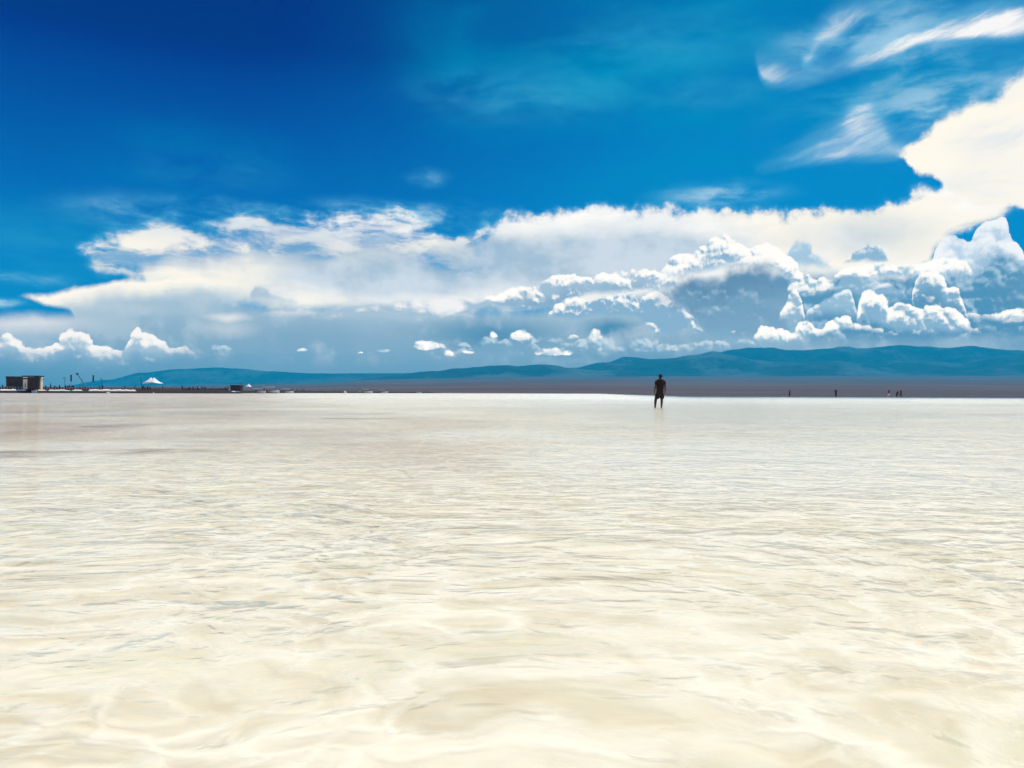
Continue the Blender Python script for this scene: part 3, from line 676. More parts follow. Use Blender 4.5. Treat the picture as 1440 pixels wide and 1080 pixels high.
def main_person(loc, rz):
    root = empty('person', loc, rz)
    nd = dict(
        pelvis=(0, 0, .93, (.15, .11)), spine=(.005, .005, 1.10, (.14, .105)), chest=(.015, .0, 1.29, (.165, .115)), neckb=(.02, .005, 1.44, (.07, .07)),
        neck=(.022, .015, 1.51, .052), jaw=(.024, .025, 1.57, (.078, .085)), head=(.026, .02, 1.65, (.09, .104)), crown=(.026, .015, 1.725, (.07, .08)),
        shR=(.185, -.01, 1.415, .062), elR=(.275, -.05, 1.13, .052), wrR=(.285, .0, .90, .036), pmR=(.28, .02, .835, (.02, .042)),
        shL=(-.15, .0, 1.41, .062), elL=(-.265, -.07, 1.12, .052), wrL=(-.30, -.03, .89, .036), pmL=(-.30, -.01, .825, (.02, .042)),
        hpR=(.10, .0, .86, .12), knR=(.105, .03, .49, .078), cfR=(.10, .0, .36, .078), anR=(.085, .01, .09, .048), hlR=(.085, -.02, .04, .042), toR=(.095, .17, .03, (.05, .03)),
        hpL=(-.10, .0, .86, .12), knL=(-.215, .0, .49, .08), cfL=(-.285, -.19, .36, .08), anL=(-.365, -.44, .11, .05), hlL=(-.37, -.48, .07, .044), toL=(-.38, -.30, .02, (.05, .03)))
    ed = chain('pelvis', 'spine', 'chest', 'neckb', 'neck', 'jaw', 'head', 'crown')
    for s in 'RL':
        ed += chain('neckb', 'sh' + s, 'el' + s, 'wr' + s, 'pm' + s) + chain('pelvis', 'hp' + s, 'kn' + s, 'cf' + s, 'an' + s, 'hl' + s, 'to' + s)
        px_, py_, pz_, _ = nd['pm' + s]
        for k, (dy, L, sp) in enumerate(((.030, .070, .012), (.011, .082, .003), (-.009, .076, -.004), (-.027, .058, -.012))):
            q1, q2, q3 = 'f%d%sa' % (k, s), 'f%d%sb' % (k, s), 'f%d%sc' % (k, s)
            c_ = -1 if s == 'R' else 1
            nd[q1] = (px_, py_ + dy, pz_ - .036, .0095)
            nd[q2] = (px_ + c_ * .006, py_ + dy + sp * .5, pz_ - .036 - L * .5, .009)
            nd[q3] = (px_ + c_ * .020, py_ + dy + sp, pz_ - .036 - L * .95, .0075)
            ed += [('pm' + s, q1), (q1, q2), (q2, q3)]
        c_ = -1 if s == 'R' else 1
        nd['t1' + s] = (px_ + c_ * .014, py_ + .042, pz_ - .006, .011); nd['t2' + s] = (px_ + c_ * .020, py_ + .056, pz_ - .042, .009)
        ed += [('pm' + s, 't1' + s), ('t1' + s, 't2' + s)]
    nd['nose'] = (.040, .118, 1.635, .013); nd['earR'] = (.104, .02, 1.64, (.010, .022)); nd['earL'] = (-.052, .02, 1.64, (.010, .022)); nd['chin'] = (.03, .098, 1.572, .022)
    ed += [('head', 'nose'), ('head', 'earR'), ('head', 'earL'), ('jaw', 'chin')]
    body = skin_mesh('body', nd, ed, 'pelvis', 2); link('body', body, root, M['skin'])
    # face of the head that looks away over the lake
    for sx in (-.032, .032):
        fe = MB(); fe.lathe([(.001, -.011), (.008, -.008), (.011, 0), (.008, .008), (.001, .011)], (.03 + sx, .098, 1.657), 10)
        fe.build('eye', M['hair'], root, True)
    fe = MB(); fe.tube([(.005, .108, 1.598), (.03, .116, 1.596), (.055, .108, 1.598)], [.004, .007, .004], 8); fe.build('mouth', M['red'], root, True)
    # loose tee with short sleeves
    sh = dict(hem=(.0, .0, .76, (.245, .21)), waist=(.0, .005, .93, (.235, .20)), mid=(.008, .0, 1.12, (.23, .195)), chest=(.015, .0, 1.29, (.24, .195)), top=(.02, .0, 1.43, (.13, .12)), col=(.02, .008, 1.485, (.085, .085)),
              shR=(.205, -.012, 1.39, .115), slR=(.262, -.04, 1.20, .105), shL=(-.17, .0, 1.385, .115), slL=(-.245, -.055, 1.19, .105))
    link('tee_shirt', skin_mesh('tee_shirt', sh, chain('hem', 'waist', 'mid', 'chest', 'top', 'col') + [('top', 'shR'), ('shR', 'slR'), ('top', 'shL'), ('shL', 'slL')], 'chest', 2), root, M['tee'])
    so = dict(waist=(0, 0, .93, (.22, .19)), seat=(0, 0, .84, (.22, .19)), hpR=(.105, .0, .76, .155), leR=(.11, .02, .58, .135), hmR=(.11, .025, .46, .125),
              hpL=(-.115, -.005, .76, .155), leL=(-.15, -.03, .58, .135), hmL=(-.19, -.045, .48, .125))
    link('shorts', skin_mesh('shorts', so, chain('waist', 'seat', 'hpR', 'leR', 'hmR') + chain('seat', 'hpL', 'leL', 'hmL'), 'seat', 2), root, M['shorts'])
    link('hair', skin_mesh('hair', dict(a=(.026, -.03, 1.70, (.072, .070)), b=(.026, -.055, 1.63, (.070, .05)), c=(.026, -.05, 1.57, (.055, .035))), chain('a', 'b', 'c'), 'a', 2), root, M['hair'])
    cp = MB(); cp.lathe([(.101, 1.665), (.106, 1.69), (.102, 1.735), (.085, 1.77), (.05, 1.792), (.01, 1.798)], (.026, .01, 0), 20, 0.93, 1.08)
    cap = cp.build('cap', M['cap'], root, True)
    vb = MB()                                             # peak, turned towards the right of the walk
    a0 = R(-62); pts = []
    for ring, (rr, z) in enumerate(((.088, 1.682), (.135, 1.676), (.175, 1.662))):
        pts.append([(.026 + rr * math.sin(-a0 + R(t)) , .01 + rr * math.cos(-a0 + R(t)) * 1.05, z - abs(t) * .00025) for t in range(-48 + ring * 6, 49 - ring * 6, 12 if ring == 0 else (11 if ring == 1 else 9))])
    n_ = min(len(r_) for r_ in pts); top_ = [[vb.b.verts.new(p) for p in r_[:n_]] for r_ in pts]; low_ = [[vb.b.verts.new((p[0], p[1], p[2] - .008)) for p in r_[:n_]] for r_ in pts]
    for L_ in (top_, low_):
        for a_, b__ in zip(L_, L_[1:]):
            for k in range(n_ - 1): vb.b.faces.new((a_[k], a_[k + 1], b__[k + 1], b__[k]))
    rim_t = top_[0] + [r_[-1] for r_ in top_[1:]] + top_[2][-2::-1] + [top_[1][0]]
    rim_l = low_[0] + [r_[-1] for r_ in low_[1:]] + low_[2][-2::-1] + [low_[1][0]]
    for k in range(len(rim_t)):
        k2 = (k + 1) % len(rim_t); vb.b.faces.new((rim_t[k], rim_t[k2], rim_l[k2], rim_l[k]))
    vb.build('peak', M['cap'], cap, True)
    return root

# smaller figures: one set of shapes per pose, shared by their copies
def pose_meshes(kind):
    """standing, walking or bending; facing +Y, soles at z = 0, 1.68 m tall"""
    dxl, dyl = {'stand': (.09, .0), 'walk': (.08, .22), 'bend': (.13, .0), 'skirt': (.07, .0)}[kind]
    ln = .42 if kind == 'bend' else 0.0                   # how far the trunk leans forward
    hz_ = -.16 if kind == 'bend' else 0.0
    nd = dict(pelvis=(0, 0, .90, (.13, .10)), spine=(0, ln * .35, 1.08 + hz_ * .3, (.12, .10)), chest=(0, ln * .75, 1.24 + hz_ * .7, (.14, .11)), neck=(0, ln, 1.40 + hz_, .05), head=(0, ln * 1.1 + .01, 1.55 + hz_, (.075, .09)), crown=(0, ln * 1.12, 1.62 + hz_, .06))
    ed = chain('pelvis', 'spine', 'chest', 'neck', 'head', 'crown')
    for s, m_ in (('R', 1), ('L', -1)):
        sw = m_ * dyl
        dn = -.28 if kind == 'bend' else 0
        nd['sh' + s] = (m_ * .165, ln * .85, 1.36 + hz_, .055); nd['el' + s] = (m_ * .215, ln * .9 - sw * .5 - .02, 1.10 + hz_ + dn * .3, .04); nd['wr' + s] = (m_ * .20, ln * 1.0 - sw * .7 + .05, .87 + hz_ + dn, .03); nd['hd' + s] = (m_ * .20, ln * 1.0 - sw * .7 + .07, .77 + hz_ + dn, (.022, .035))
        nd['hp' + s] = (m_ * .085, 0, .84, .09); nd['kn' + s] = (m_ * dxl, sw * .5 + .03, .47, .058); nd['an' + s] = (m_ * dxl * 1.05, sw, .08, .038); nd['to' + s] = (m_ * dxl * 1.1, sw + .15, .03, .032)
        ed += chain('neck', 'sh' + s, 'el' + s, 'wr' + s, 'hd' + s) + chain('pelvis', 'hp' + s, 'kn' + s, 'an' + s, 'to' + s)
    fat = lambda d_: {k: (v[0], v[1], v[2], tuple(r_ * 1.4 for r_ in v[3]) if isinstance(v[3], tuple) else v[3] * 1.4) for k, v in d_.items()}
    body = skin_mesh('body', fat(nd), ed, 'pelvis', 1)
    tp = dict(a=(0, 0, .84, (.165, .13)), b=(0, ln * .35, 1.08 + hz_ * .3, (.155, .13)), c=(0, ln * .75, 1.25 + hz_ * .7, (.17, .135)), d=(0, ln * .96, 1.38 + hz_, .075))
    te = chain('a', 'b', 'c', 'd')
    for s, m_ in (('R', 1), ('L', -1)):
        tp['s' + s] = (m_ * .165, ln * .85, 1.34 + hz_, .078); tp['e' + s] = tuple(nd['el' + s][:3]) + (.06,); te += [('d', 's' + s), ('s' + s, 'e' + s)]
    topm = skin_mesh('shirt', fat(tp), te, 'c', 1)
    if kind == 'skirt':
        lw = MB(); lw.lathe([(.15, .95), (.18, .80), (.23, .50), (.27, .20), (.25, .18)][::-1], (0, 0, 0), 14, 1.0, 0.85); lowm = lw.mesh('skirt', True)
    else:
        lo_ = dict(w=(0, 0, .90, (.15, .12))); le = []
        for s, m_ in (('R', 1), ('L', -1)):
            lo_['h' + s] = (m_ * .09, 0, .78, .11); lo_['k' + s] = tuple(nd['kn' + s][:3]) + (.08,)
            a_ = nd['an' + s]; lo_['a' + s] = (a_[0], a_[1], .16, .066); le += chain('w', 'h' + s, 'k' + s, 'a' + s)
        lowm = skin_mesh('trousers', fat(lo_), le, 'w', 1)
    hr = MB(); hy = ln * 1.1; hzz = 1.56 + hz_
    hr.lathe([(.088, -.03), (.098, .02), (.09, .07), (.06, .105), (.01, .118)], (0, hy - .012, hzz), 14, .92, 1.05)
    return dict(body=body, shirt=topm, lower=(lowm, 'skirt' if kind == 'skirt' else 'trousers'), hair=hr.mesh('hair', True))
POSES = {k: pose_meshes(k) for k in ('stand', 'walk', 'bend', 'skirt')}
_tint = {}
def tinted(mesh, mat):                                       # one shared mesh per shape and cloth
    k = (mesh.name, mat.name)
    if k not in _tint:
        c = mesh.copy(); c.materials.clear(); c.materials.append(mat); _tint[k] = c
    return _tint[k]
def person(loc, rz, pose, top_, low_, label, group, scale=1.0, hat=None):
    P_ = POSES[pose]; o = empty('person', loc, rz); o.scale = (scale,) * 3
    tag(o, label, 'person', group)
    for nm, me, mt in (('body', P_['body'], M['skin']), ('shirt', P_['shirt'], M[top_]), (P_['lower'][1], P_['lower'][0], M[low_]), ('hat' if hat else 'hair', P_['hair'], M[hat] if hat else M['hair'])):
        c = bpy.data.objects.new(nm, tinted(me, mt)); COL.objects.link(c); c.parent = o
    return o

pp = at(928, 572, 41.6)
mp = main_person((pp.x, 41.6, BED), R(4)); mp.scale = (1.0, 1.0, 1.0)
tag(mp, 'person in black tee, dark shorts and cap wading alone across the middle of the lake', 'person')

GW = 'people wading far out on the lake'
for px, D, rz, pose, t_, l_, sc_, lab in (
        (1110.5, 252, 20, 'stand', 'red', 'black', 1.0, 'tiny wader in dark red top standing alone, first beyond the capped person'),
        (1175.5, 232, 170, 'stand', 'navy', 'black', 1.08, 'tiny wader all in dark clothes standing alone between two other groups far out'),
        (1250, 240, 200, 'skirt', 'red', 'pale', 1.03, 'tiny wader in red top and pale skirt beside the bending pair'),
        (1261, 238, -70, 'bend', 'black', 'navy', 0.97, 'tiny wader bending forward over the water in dark clothes'),
        (1267, 241, 75, 'walk', 'navy', 'black', 1.03, 'tiny wader in dark clothes at the far right end, beside the bending one')):
    person((D * (px - 720) / F_PX, D, BED), R(rz), pose, t_, l_, lab, GW, sc_ * 1.22)

# ------------------------------------------------------------------ causeway with its salt edge
def cD(px): return 300 + max(-120, px) * 0.21            # distance of the causeway's front edge along a picture column
def cX(px, back=0.0):
    D = cD(px) + back; return D * (px - 720) / F_PX
def cz(py, px, back=0.0): return at(px, py, cD(px) + back).z
TOPZ = 1.45
def causeway():
    b_ = bmesh.new(); rows = []
    xs = list(range(-260, 341, 6))
    for px in xs:
        e = 1.0 if px < 325 else max(0.25, (340 - px) / 15 * 0.75 + .25)
        j = fbm(px / 14, 0.3) * 0.25
        prof = [(-1.2 + j, -.2), (-.5 + j, .35 + fbm(px / 9, 4.1) * .2), (.2 + j * .5, .82 + fbm(px / 7, 2) * .12), (1.2, TOPZ - .02), (7.5, TOPZ), (11, TOPZ - .1), (13.5, -.2)]
        r = []
        for bk, z in prof:
            D = cD(px) + bk; r.append(b_.verts.new((D * (px - 720) / F_PX, D, z * e if z > 0 else z)))
        rows.append(r)
    for a, c in zip(rows, rows[1:]):
        for k in range(len(a) - 1): b_.faces.new((a[k], c[k], c[k + 1], a[k + 1]))
    for r in (rows[0], rows[-1]): b_.faces.new(r)
    bmesh.ops.recalc_face_normals(b_, faces=b_.faces)
    m = bpy.data.meshes.new('path'); b_.to_mesh(m); b_.free()
    m.materials.append(M['rock']); m.materials.append(M['deck'])
    for f in m.polygons:
        if f.normal.z > .97 and f.center.z > 1.0: f.material_index = 1
    return tag(link('path', m), kind='structure')
causeway()
def salt_strip(px0, px1, z0, z1, back, dep, seed):
    """a crusted band of salt lying along the front of the causeway"""
    b_ = bmesh.new(); rows = []
    n = max(6, int((px1 - px0) / 2.5))
    for i in range(n + 1):
        px = px0 + (px1 - px0) * i / n
        k = min(1.0, 14 * min(i, n - i) / n + .05); w = (0.75 + fbm(px / 6, seed) * 0.9) * k
        r = []
        for bk, z in ((back - .1, z0), (back + .1, z0 + (z1 - z0) * .6 * w), (back + dep * .4, z0 + (z1 - z0) * w), (back + dep, z0 + .02)):
            D = cD(px) + bk; r.append(b_.verts.new((D * (px - 720) / F_PX, D, z)))
        rows.append(r)
    for a, c in zip(rows, rows[1:]):
        for k in range(3): b_.faces.new((a[k], c[k], c[k + 1], a[k + 1]))
        b_.faces.new((a[3], c[3], c[0], a[0]))
    for r in (rows[0], rows[-1]): b_.faces.new(r)
    bmesh.ops.recalc_face_normals(b_, faces=b_.faces)
    m = bpy.data.meshes.new('salt_crust'); b_.to_mesh(m); b_.free(); return m
GS = 'white salt banks along the causeway'
for px0, px1, z0, z1, bk, dp, lab in (
        (-80, 44, .70, 1.58, .35, 1.6, 'long white salt bank in front of the dark hut'),
        (50, 121, .72, 1.50, .35, 1.5, 'thin white salt bank below the crowd and the lamp posts'),
        (122, 194, .72, 1.85, .30, 2.0, 'thickest white salt bank, between the second banner pole and the big tent'),
        (262, 300, .70, 1.15, .45, 1.2, 'low pinkish salt bank below the row of people right of the big tent'),
        (301, 338, .70, 1.20, .45, 1.2, 'low salt bank in front of the dark shed')):
    tag(link('salt_bank', salt_strip(px0, px1, z0, z1, bk, dp, px0 * .37), None, M['salt']), lab, 'salt bank', GS)
def heap(px, D, w, h, z, seed, lab, grp, twin=False):
    b_ = bmesh.new(); bmesh.ops.create_icosphere(b_, subdivisions=3, radius=1.0)
    for v in b_.verts:
        k = 1 + fbm(v.co.x * 2 + seed, v.co.y * 2, v.co.z * 2) * .7
        if twin: k *= 1 + 0.55 * abs(v.co.x) * max(0, v.co.z) - .35 * (1 - abs(v.co.x)) * max(0, v.co.z)
        v.co = Vector((v.co.x * w * .5 * k, v.co.y * w * .42 * k, max(v.co.z, -.08) * h * k))
    m = bpy.data.meshes.new('salt_heap'); b_.to_mesh(m); b_.free()
    o = link('salt_heap', m, None, M['salt']); o.location = (D * (px - 720) / F_PX, D, z)
    return tag(o, lab, 'salt heap', grp)
GH = 'heaps of white salt on the shore'
heap(48, cD(48) - .9, 2.2, 1.2, 0.02, 3.0, 'notched white salt heap at the waterline below the hut', GH, True)
heap(152, cD(152) - 1.0, 1.6, .45, 0.02, 5.0, 'small white salt heap at the waterline left of the big tent', GH)
heap(216, cD(216) - 1.0, .55, .6, 0.02, 9.0, 'very small white salt heap at the waterline under the big tent', GH)

# ------------------------------------------------------------------ what stands on the causeway
def box_px(mb, px0, px1, py0, py1, back, dep, bev=0.02, D0=None):
    """a box whose front face covers a span of the picture at the causeway's distance"""
    pm = (px0 + px1) / 2; D = (cD(pm) if D0 is None else D0) + back
    a, c = at(px0, py1, D), at(px1, py0, D)
    mb.box(((a.x + c.x) / 2, D + dep / 2, (a.z + c.z) / 2), (c.x - a.x, dep, c.z - a.z), 0, bev); return a.x, c.x, a.z, c.z
HB = 4.2
hut = empty('wooden_hut', (cX(33, HB + 3), cD(33) + HB + 3, TOPZ))
tag(hut, 'dark timber visitor hut with flat black roofs and a pale entrance panel', 'hut')
hut.matrix_world = Matrix.Translation(hut.location); INV = hut.matrix_world.inverted()
def on(root, mb, name, mat, parent=None, smooth=False):
    """a part given in world coordinates, stored relative to its thing"""
    o = mb.build(name, mat, parent or root, smooth); o.data.transform(Matrix.Translation(root.location).inverted()); return o
HD = cD(22)
b_ = MB(); box_px(b_, 8.4, 31.5, 532.3, 547.6, HB, 2.7, D0=HD); box_px(b_, 31.3, 54.5, 533.3, 547.6, HB - .25, 2.6, D0=HD); on(hut, b_, 'wall', M['wood'])
b_ = MB(); box_px(b_, 7.8, 31.0, 529.6, 532.25, HB - .35, 3.2, .05, D0=HD); on(hut, b_, 'roof', M['fascia'])
b_ = MB(); box_px(b_, 31.05, 55.0, 528.2, 533.25, HB - .7, 3.2, .05, D0=HD); rf = on(hut, b_, 'roof', M['fascia'])
b_ = MB(); box_px(b_, 7.9, 30.9, 529.2, 529.58, HB - .4, 3.3, .02, D0=HD); on(hut, b_, 'roof_trim', M['grey'])
b_ = MB(); box_px(b_, 40.0, 48.5, 529.3, 530.6, HB - .76, .05, .0, D0=HD); on(hut, b_, 'sign_panel', M['grey'], rf)
b_ = MB(); box_px(b_, 32.2, 38.2, 532.95, 547.3, HB - .42, .16, .02, D0=HD); dr = on(hut, b_, 'entrance_panel', M['cream'])
b_ = MB(); box_px(b_, 31.9, 39.0, 530.0, 531.5, HB - .78, .07, .01, D0=HD); on(hut, b_, 'lintel_board', M['whitepaint'], dr)
b_ = MB(); q_ = at(35.5, 541, HD + HB - .5)
b_.lathe([(.08, -1.0), (.14, -.6), (.12, 0), (.06, .6), (.02, 1.0)], (q_.x, q_.y, q_.z), 10, 1.0, .22); on(hut, b_, 'motif', M['wood'], dr, True)
b_ = MB(); box_px(b_, 54.55, 57.6, 532.4, 547.5, HB + .5, 1.3, .03, D0=HD); on(hut, b_, 'annex', M['cream'])
b_ = MB(); box_px(b_, 55.1, 58.0, 530.5, 532.35, HB + .3, 1.6, .03, D0=HD); on(hut, b_, 'annex_roof', M['whitepaint'])
for pa, pb in ((12, 16.5), (20, 27), (42, 46.5), (49, 52.5)):
    b_ = MB(); box_px(b_, pa, pb, 536.2, 541.5, HB - (.06 if pa < 30 else .31), .1, .01, D0=HD); on(hut, b_, 'window', M['fascia'])

rail = empty('railing', (cX(100, 1.7), cD(100) + 1.7, TOPZ)); tag(rail, 'long low post and rail fence along the edge of the causeway', 'railing')
posts = list(range(-30, 256, 4))
for px in posts:
    D = cD(px) + 1.7; x = D * (px - 720) / F_PX
    b_ = MB(); b_.tube([(x, D, TOPZ - .05), (x, D, TOPZ + 1.02)], .055, 6); on(rail, b_, 'post', M['pale'])
for hh_ in (.55, .98):
    b_ = MB(); b_.tube([(cX(px, 1.7), cD(px) + 1.7, TOPZ + hh_) for px in posts], .04, 6); on(rail, b_, 'rail', M['pink'] if hh_ < .9 else M['grey'])

b_ = bmesh.new(); rows = []
for px in range(-120, 322, 4):
    hgt_ = TOPZ + .95 + fbm(px / 11, 6.0) * .12; r = []
    for bk, z in ((8.0, TOPZ - .06), (8.0, hgt_), (8.3, hgt_), (8.3, TOPZ - .06)):
        D = cD(px) + bk; r.append(b_.verts.new((D * (px - 720) / F_PX, D, z)))
    rows.append(r)
for a, c in zip(rows, rows[1:]):
    for k in range(4): b_.faces.new((a[k], c[k], c[(k + 1) % 4], a[(k + 1) % 4]))
for r in (rows[0], rows[-1]): b_.faces.new(r)
bmesh.ops.recalc_face_normals(b_, faces=b_.faces); m_ = bpy.data.meshes.new('parapet'); b_.to_mesh(m_); b_.free()
tag(link('parapet', m_, None, M['parapet']), 'long low dark brown parapet running along the causeway behind the people', 'parapet')
def banner_pole(px, y0, y1, lab, w):
    D = cD(px) + 3.0; q0, q1 = at(px, y0, D), at(px, y1, D)
    o = empty('banner_pole', (q0.x, D, TOPZ)); tag(o, lab, 'banner pole', 'banner poles on the causeway')
    H = q0.z - TOPZ; hb = q0.z - q1.z
    b_ = MB(); b_.tube([(0, 0, 0), (0, 0, H + .15)], [.07, .05], 8); b_.build('pole', M['grey'], o)
    b_ = MB(); b_.box((0, -.10, H - hb / 2), (w, .07, hb), 0, .015); b_.build('banner', M['banner'], o)
    for zz in (H + .03, H - hb - .03):
        b_ = MB(); b_.box((0, -.10, zz), (w * 1.1, .1, .16), 0, .02); b_.build('crossbar', M['fascia'], o)
banner_pole(100.2, 527.4, 536.0, 'tall maroon banner on a pole left of the crane boom', .62)
banner_pole(131.3, 527.9, 536.8, 'tall maroon banner on a pole right of the crane boom', .62)
def lamp(px, y, lab, s=1, cat='lamp post'):
    D = cD(px) + 2.6; q = at(px, y, D)
    o = empty('lamp_post', (q.x + .12 * s, D, TOPZ)); tag(o, lab, cat, 'lamp posts on the causeway'); H = q.z - TOPZ
    b_ = MB(); b_.tube([(0, 0, 0), (0, 0, H)], [.10, .06], 8); b_.build('pole', M['dark'], o)
    b_ = MB(); b_.tube([(0, 0, H - .15), (-.2 * s, 0, H + .02), (-.5 * s, 0, H + .08)], .04, 6); b_.build('arm', M['dark'], o)
    b_ = MB(); b_.box((-.34 * s, 0, H + .10), (.66, .32, .30), 0, .06); b_.build('lamp_head', M['fascia'], o)
lamp(90.8, 531.8, 'dark lamp post with boxy head left of the first banner pole')
lamp(142.6, 533.3, 'dark lamp post with boxy head right of the second banner pole', 1)
lamp(338.8, 539.6, 'dark lamp post at the right end of the shed', 1)
def pole(px, y0, lean, lab, r_=.05, mat='steel', back=4.0):
    D = cD(px) + back; q = at(px, y0, D)
    o = empty('flag_pole', (q.x - lean, D, TOPZ - .05)); tag(o, lab, 'pole', 'slender poles on the causeway')
    H = q.z - TOPZ
    b_ = MB(); b_.tube([(0, 0, 0), (lean * .45, 0, H * .6), (lean, 0, H)], [r_ * 1.3, r_, r_ * .8], 7); b_.build('shaft', M[mat], o, True)
    b_ = MB(); b_.lathe([(.03, -.05), (r_ * 2, 0), (.03, .08)], (lean, 0, H + .02), 8); b_.build('finial', M[mat], o, True)
pole(197.2, 530.2, -.9, 'dark pole leaning left beside the big white tent', .11, 'navy')
pole(254.6, 532.5, -.5, 'faint bluish pole standing alone right of the big white tent', .05)
pole(282.2, 536.6, -.35, 'bluish pole among the row of people right of the tent', .06)
pole(286.4, 539.0, .0, 'thin short pole just right of the leaning bluish one', .04)
pole(300.5, 540.5, .0, 'faint thick pole between the people and the shed', .09)
pole(354.2, 540.2, .0, 'thin pole right of the small white pavilion', .05)

D = 620.0; f0, f1 = at(119.5, 540.6, D), at(108.8, 525.9, D)
cr = empty('mobile_crane', (f0.x + 1.5, D, 0.6)); tag(cr, 'blue grey mobile crane with its long boom raised to the left', 'crane')
b_ = MB(); b_.box((f0.x + 1.5, D, 1.7), (9, 2.6, 1.6), 0, .1); on(cr, b_, 'chassis', M['steel'])
b_ = MB(); b_.box((f0.x + 4.6, D, 3.2), (2.2, 2.4, 1.6), 0, .2); on(cr, b_, 'cab', M['steel'])
b_ = MB(); b_.box((f0.x + .8, D, 3.6), (3.4, 2.4, 2.2), 0, .2); on(cr, b_, 'counterweight', M['steel'])
for k in (-2.6, -.6, 1.8, 3.6):
    b_ = MB(); b_.lathe([(.1, -1.4), (.6, -1.4), (.65, 0), (.6, 1.4), (.1, 1.4)], (0, 0, 0), 14); o = b_.build('wheel', M['dark'], cr, True)
    o.rotation_euler = (PI / 2, 0, 0); o.location = (k, 0, .62)
b_ = MB(); b_.tube([(f0.x, D, 4.4), (f0.x * .55 + f1.x * .45, D, f0.z * .55 + f1.z * .45), (f1.x, D, f1.z)], [.62, .5, .4], 8); on(cr, b_, 'boom', M['steel'])
b_ = MB(); b_.box((f1.x, D, f1.z), (1.3, .9, 1.6), 0, .12); on(cr, b_, 'boom_head', M['navy'])
f2 = at(106.4, 523.4, D)
b_ = MB(); b_.tube([(f1.x, D, f1.z), (f2.x, D, f2.z)], .16, 6); on(cr, b_, 'jib', M['steel'])

def tent(px0, px1, ytop, yeave, ybase, peaks, lab, back=4.0, dep=6.0, nleg=3, mat='white'):
    pm = (px0 + px1) / 2; D = cD(pm) + back
    a, c = at(px0, yeave, D), at(px1, yeave, D); tz = at(pm, ytop, D).z; bz = at(pm, ybase, D).z
    W = c.x - a.x; o = empty('white_tent', ((a.x + c.x) / 2, D + dep / 2, bz)); tag(o, lab, 'tent', 'white tents on the shore')
    He, Ht = a.z - bz, tz - bz
    b_ = bmesh.new(); nx, ny = 56, 24; top_ = []
    for j in range(ny + 1):
        r = []
        for i in range(nx + 1):
            u, v = i / nx, j / ny
            z = 0.0
            for pk in peaks:
                d = math.hypot((u - pk) * W, (v - .5) * dep * .8) / (W * .5 if len(peaks) == 1 else W * .42)
                z = max(z, max(0.0, 1 - d) ** 1.5 if len(peaks) > 1 else max(0.0, 1 - d) ** 1.15)
            if len(peaks) > 1:                                # the saddle between the masts
                d = math.hypot(max(0, abs(u - .5) - .12) * W, (v - .5) * dep * .8) / (W * .42); z = max(z, .48 * max(0, 1 - d) ** 1.2)
            e = min(1.0, 6 * min(u, 1 - u) + .25)
            zz = He + (Ht - He) * z - .10 * math.sin(PI * u) * (1 if v in (0, 1) else 0)
            r.append(b_.verts.new(((u - .5) * W, (v - .5) * dep * e, zz)))
        top_.append(r)
    for p_, q_ in zip(top_, top_[1:]):
        for i in range(nx): b_.faces.new((p_[i], p_[i + 1], q_[i + 1], q_[i]))
    ex = bmesh.ops.extrude_face_region(b_, geom=list(b_.faces)); vs_ = [v for v in ex['geom'] if isinstance(v, bmesh.types.BMVert)]
    bmesh.ops.translate(b_, vec=(0, 0, -.05), verts=vs_); bmesh.ops.recalc_face_normals(b_, faces=b_.faces)
    m = bpy.data.meshes.new('canopy'); b_.to_mesh(m); b_.free()
    for f in m.polygons: f.use_smooth = True
    link('canopy', m, o, M[mat])
    for pk in peaks:
        b_ = MB(); b_.tube([((pk - .5) * W, 0, 0), ((pk - .5) * W, 0, Ht - .12)], .06, 8); b_.build('mast', M['grey'], o)
    for k in range(nleg):
        for sy in (-1, 1):
            x = (-.5 + .06 + .88 * k / (nleg - 1)) * W
            b_ = MB(); b_.tube([(x, sy * dep * .36, 0), (x, sy * dep * .36, He)], .05, 6); b_.build('leg', M['grey'], o)
    return o
tent(196.5, 224.5, 530.4, 538.9, 547.4, (.40, .56), 'big white tent with two peaks on the causeway')
tent(343.8, 352.4, 539.6, 543.7, 548.6, (.5,), 'small white pavilion tent with one peak right of the dark shed', 3.0, 3.0, 2)

shed = empty('dark_shed', (cX(332, 4), cD(332) + 4, TOPZ - .5)); tag(shed, 'low dark timber shed near the tip of the causeway', 'shed')
b_ = MB(); box_px(b_, 324.0, 338.3, 543.2, 549.4, 2.4, 3.6); on(shed, b_, 'wall', M['wood'])
b_ = MB(); box_px(b_, 323.4, 338.8, 541.6, 543.15, 2.0, 4.4, .04); on(shed, b_, 'roof', M['fascia'])
b_ = MB(); box_px(b_, 327.5, 330.5, 544.5, 549.2, 2.33, .1, .01); on(shed, b_, 'door', M['dark'])
b_ = MB(); box_px(b_, 336.9, 338.0, 544.0, 549.2, 2.33, .1, .01); on(shed, b_, 'corner_board', M['pink'])
b_ = MB(); box_px(b_, 331.8, 335.5, 544.8, 546.6, 2.33, .1, .01); on(shed, b_, 'window', M['grey'])

ps = empty('parasol', (cX(71.2, 2.3), cD(71.2) + 2.3, TOPZ)); tag(ps, 'closed dark parasol standing behind the railing right of the hut', 'parasol')
b_ = MB(); b_.tube([(0, 0, 0), (0, 0, 2.75)], .035, 6); b_.build('pole', M['grey'], ps)
b_ = MB(); b_.lathe([(.30, .65), (.34, .8), (.26, 1.4), (.15, 2.1), (.04, 2.65)], (0, 0, 0), 12); b_.build('canopy', M['navy'], ps, True)
b_ = MB(); b_.lathe([(.30, 0), (.30, .08), (.08, .14)], (0, 0, 0), 12); b_.build('base', M['dark'], ps)

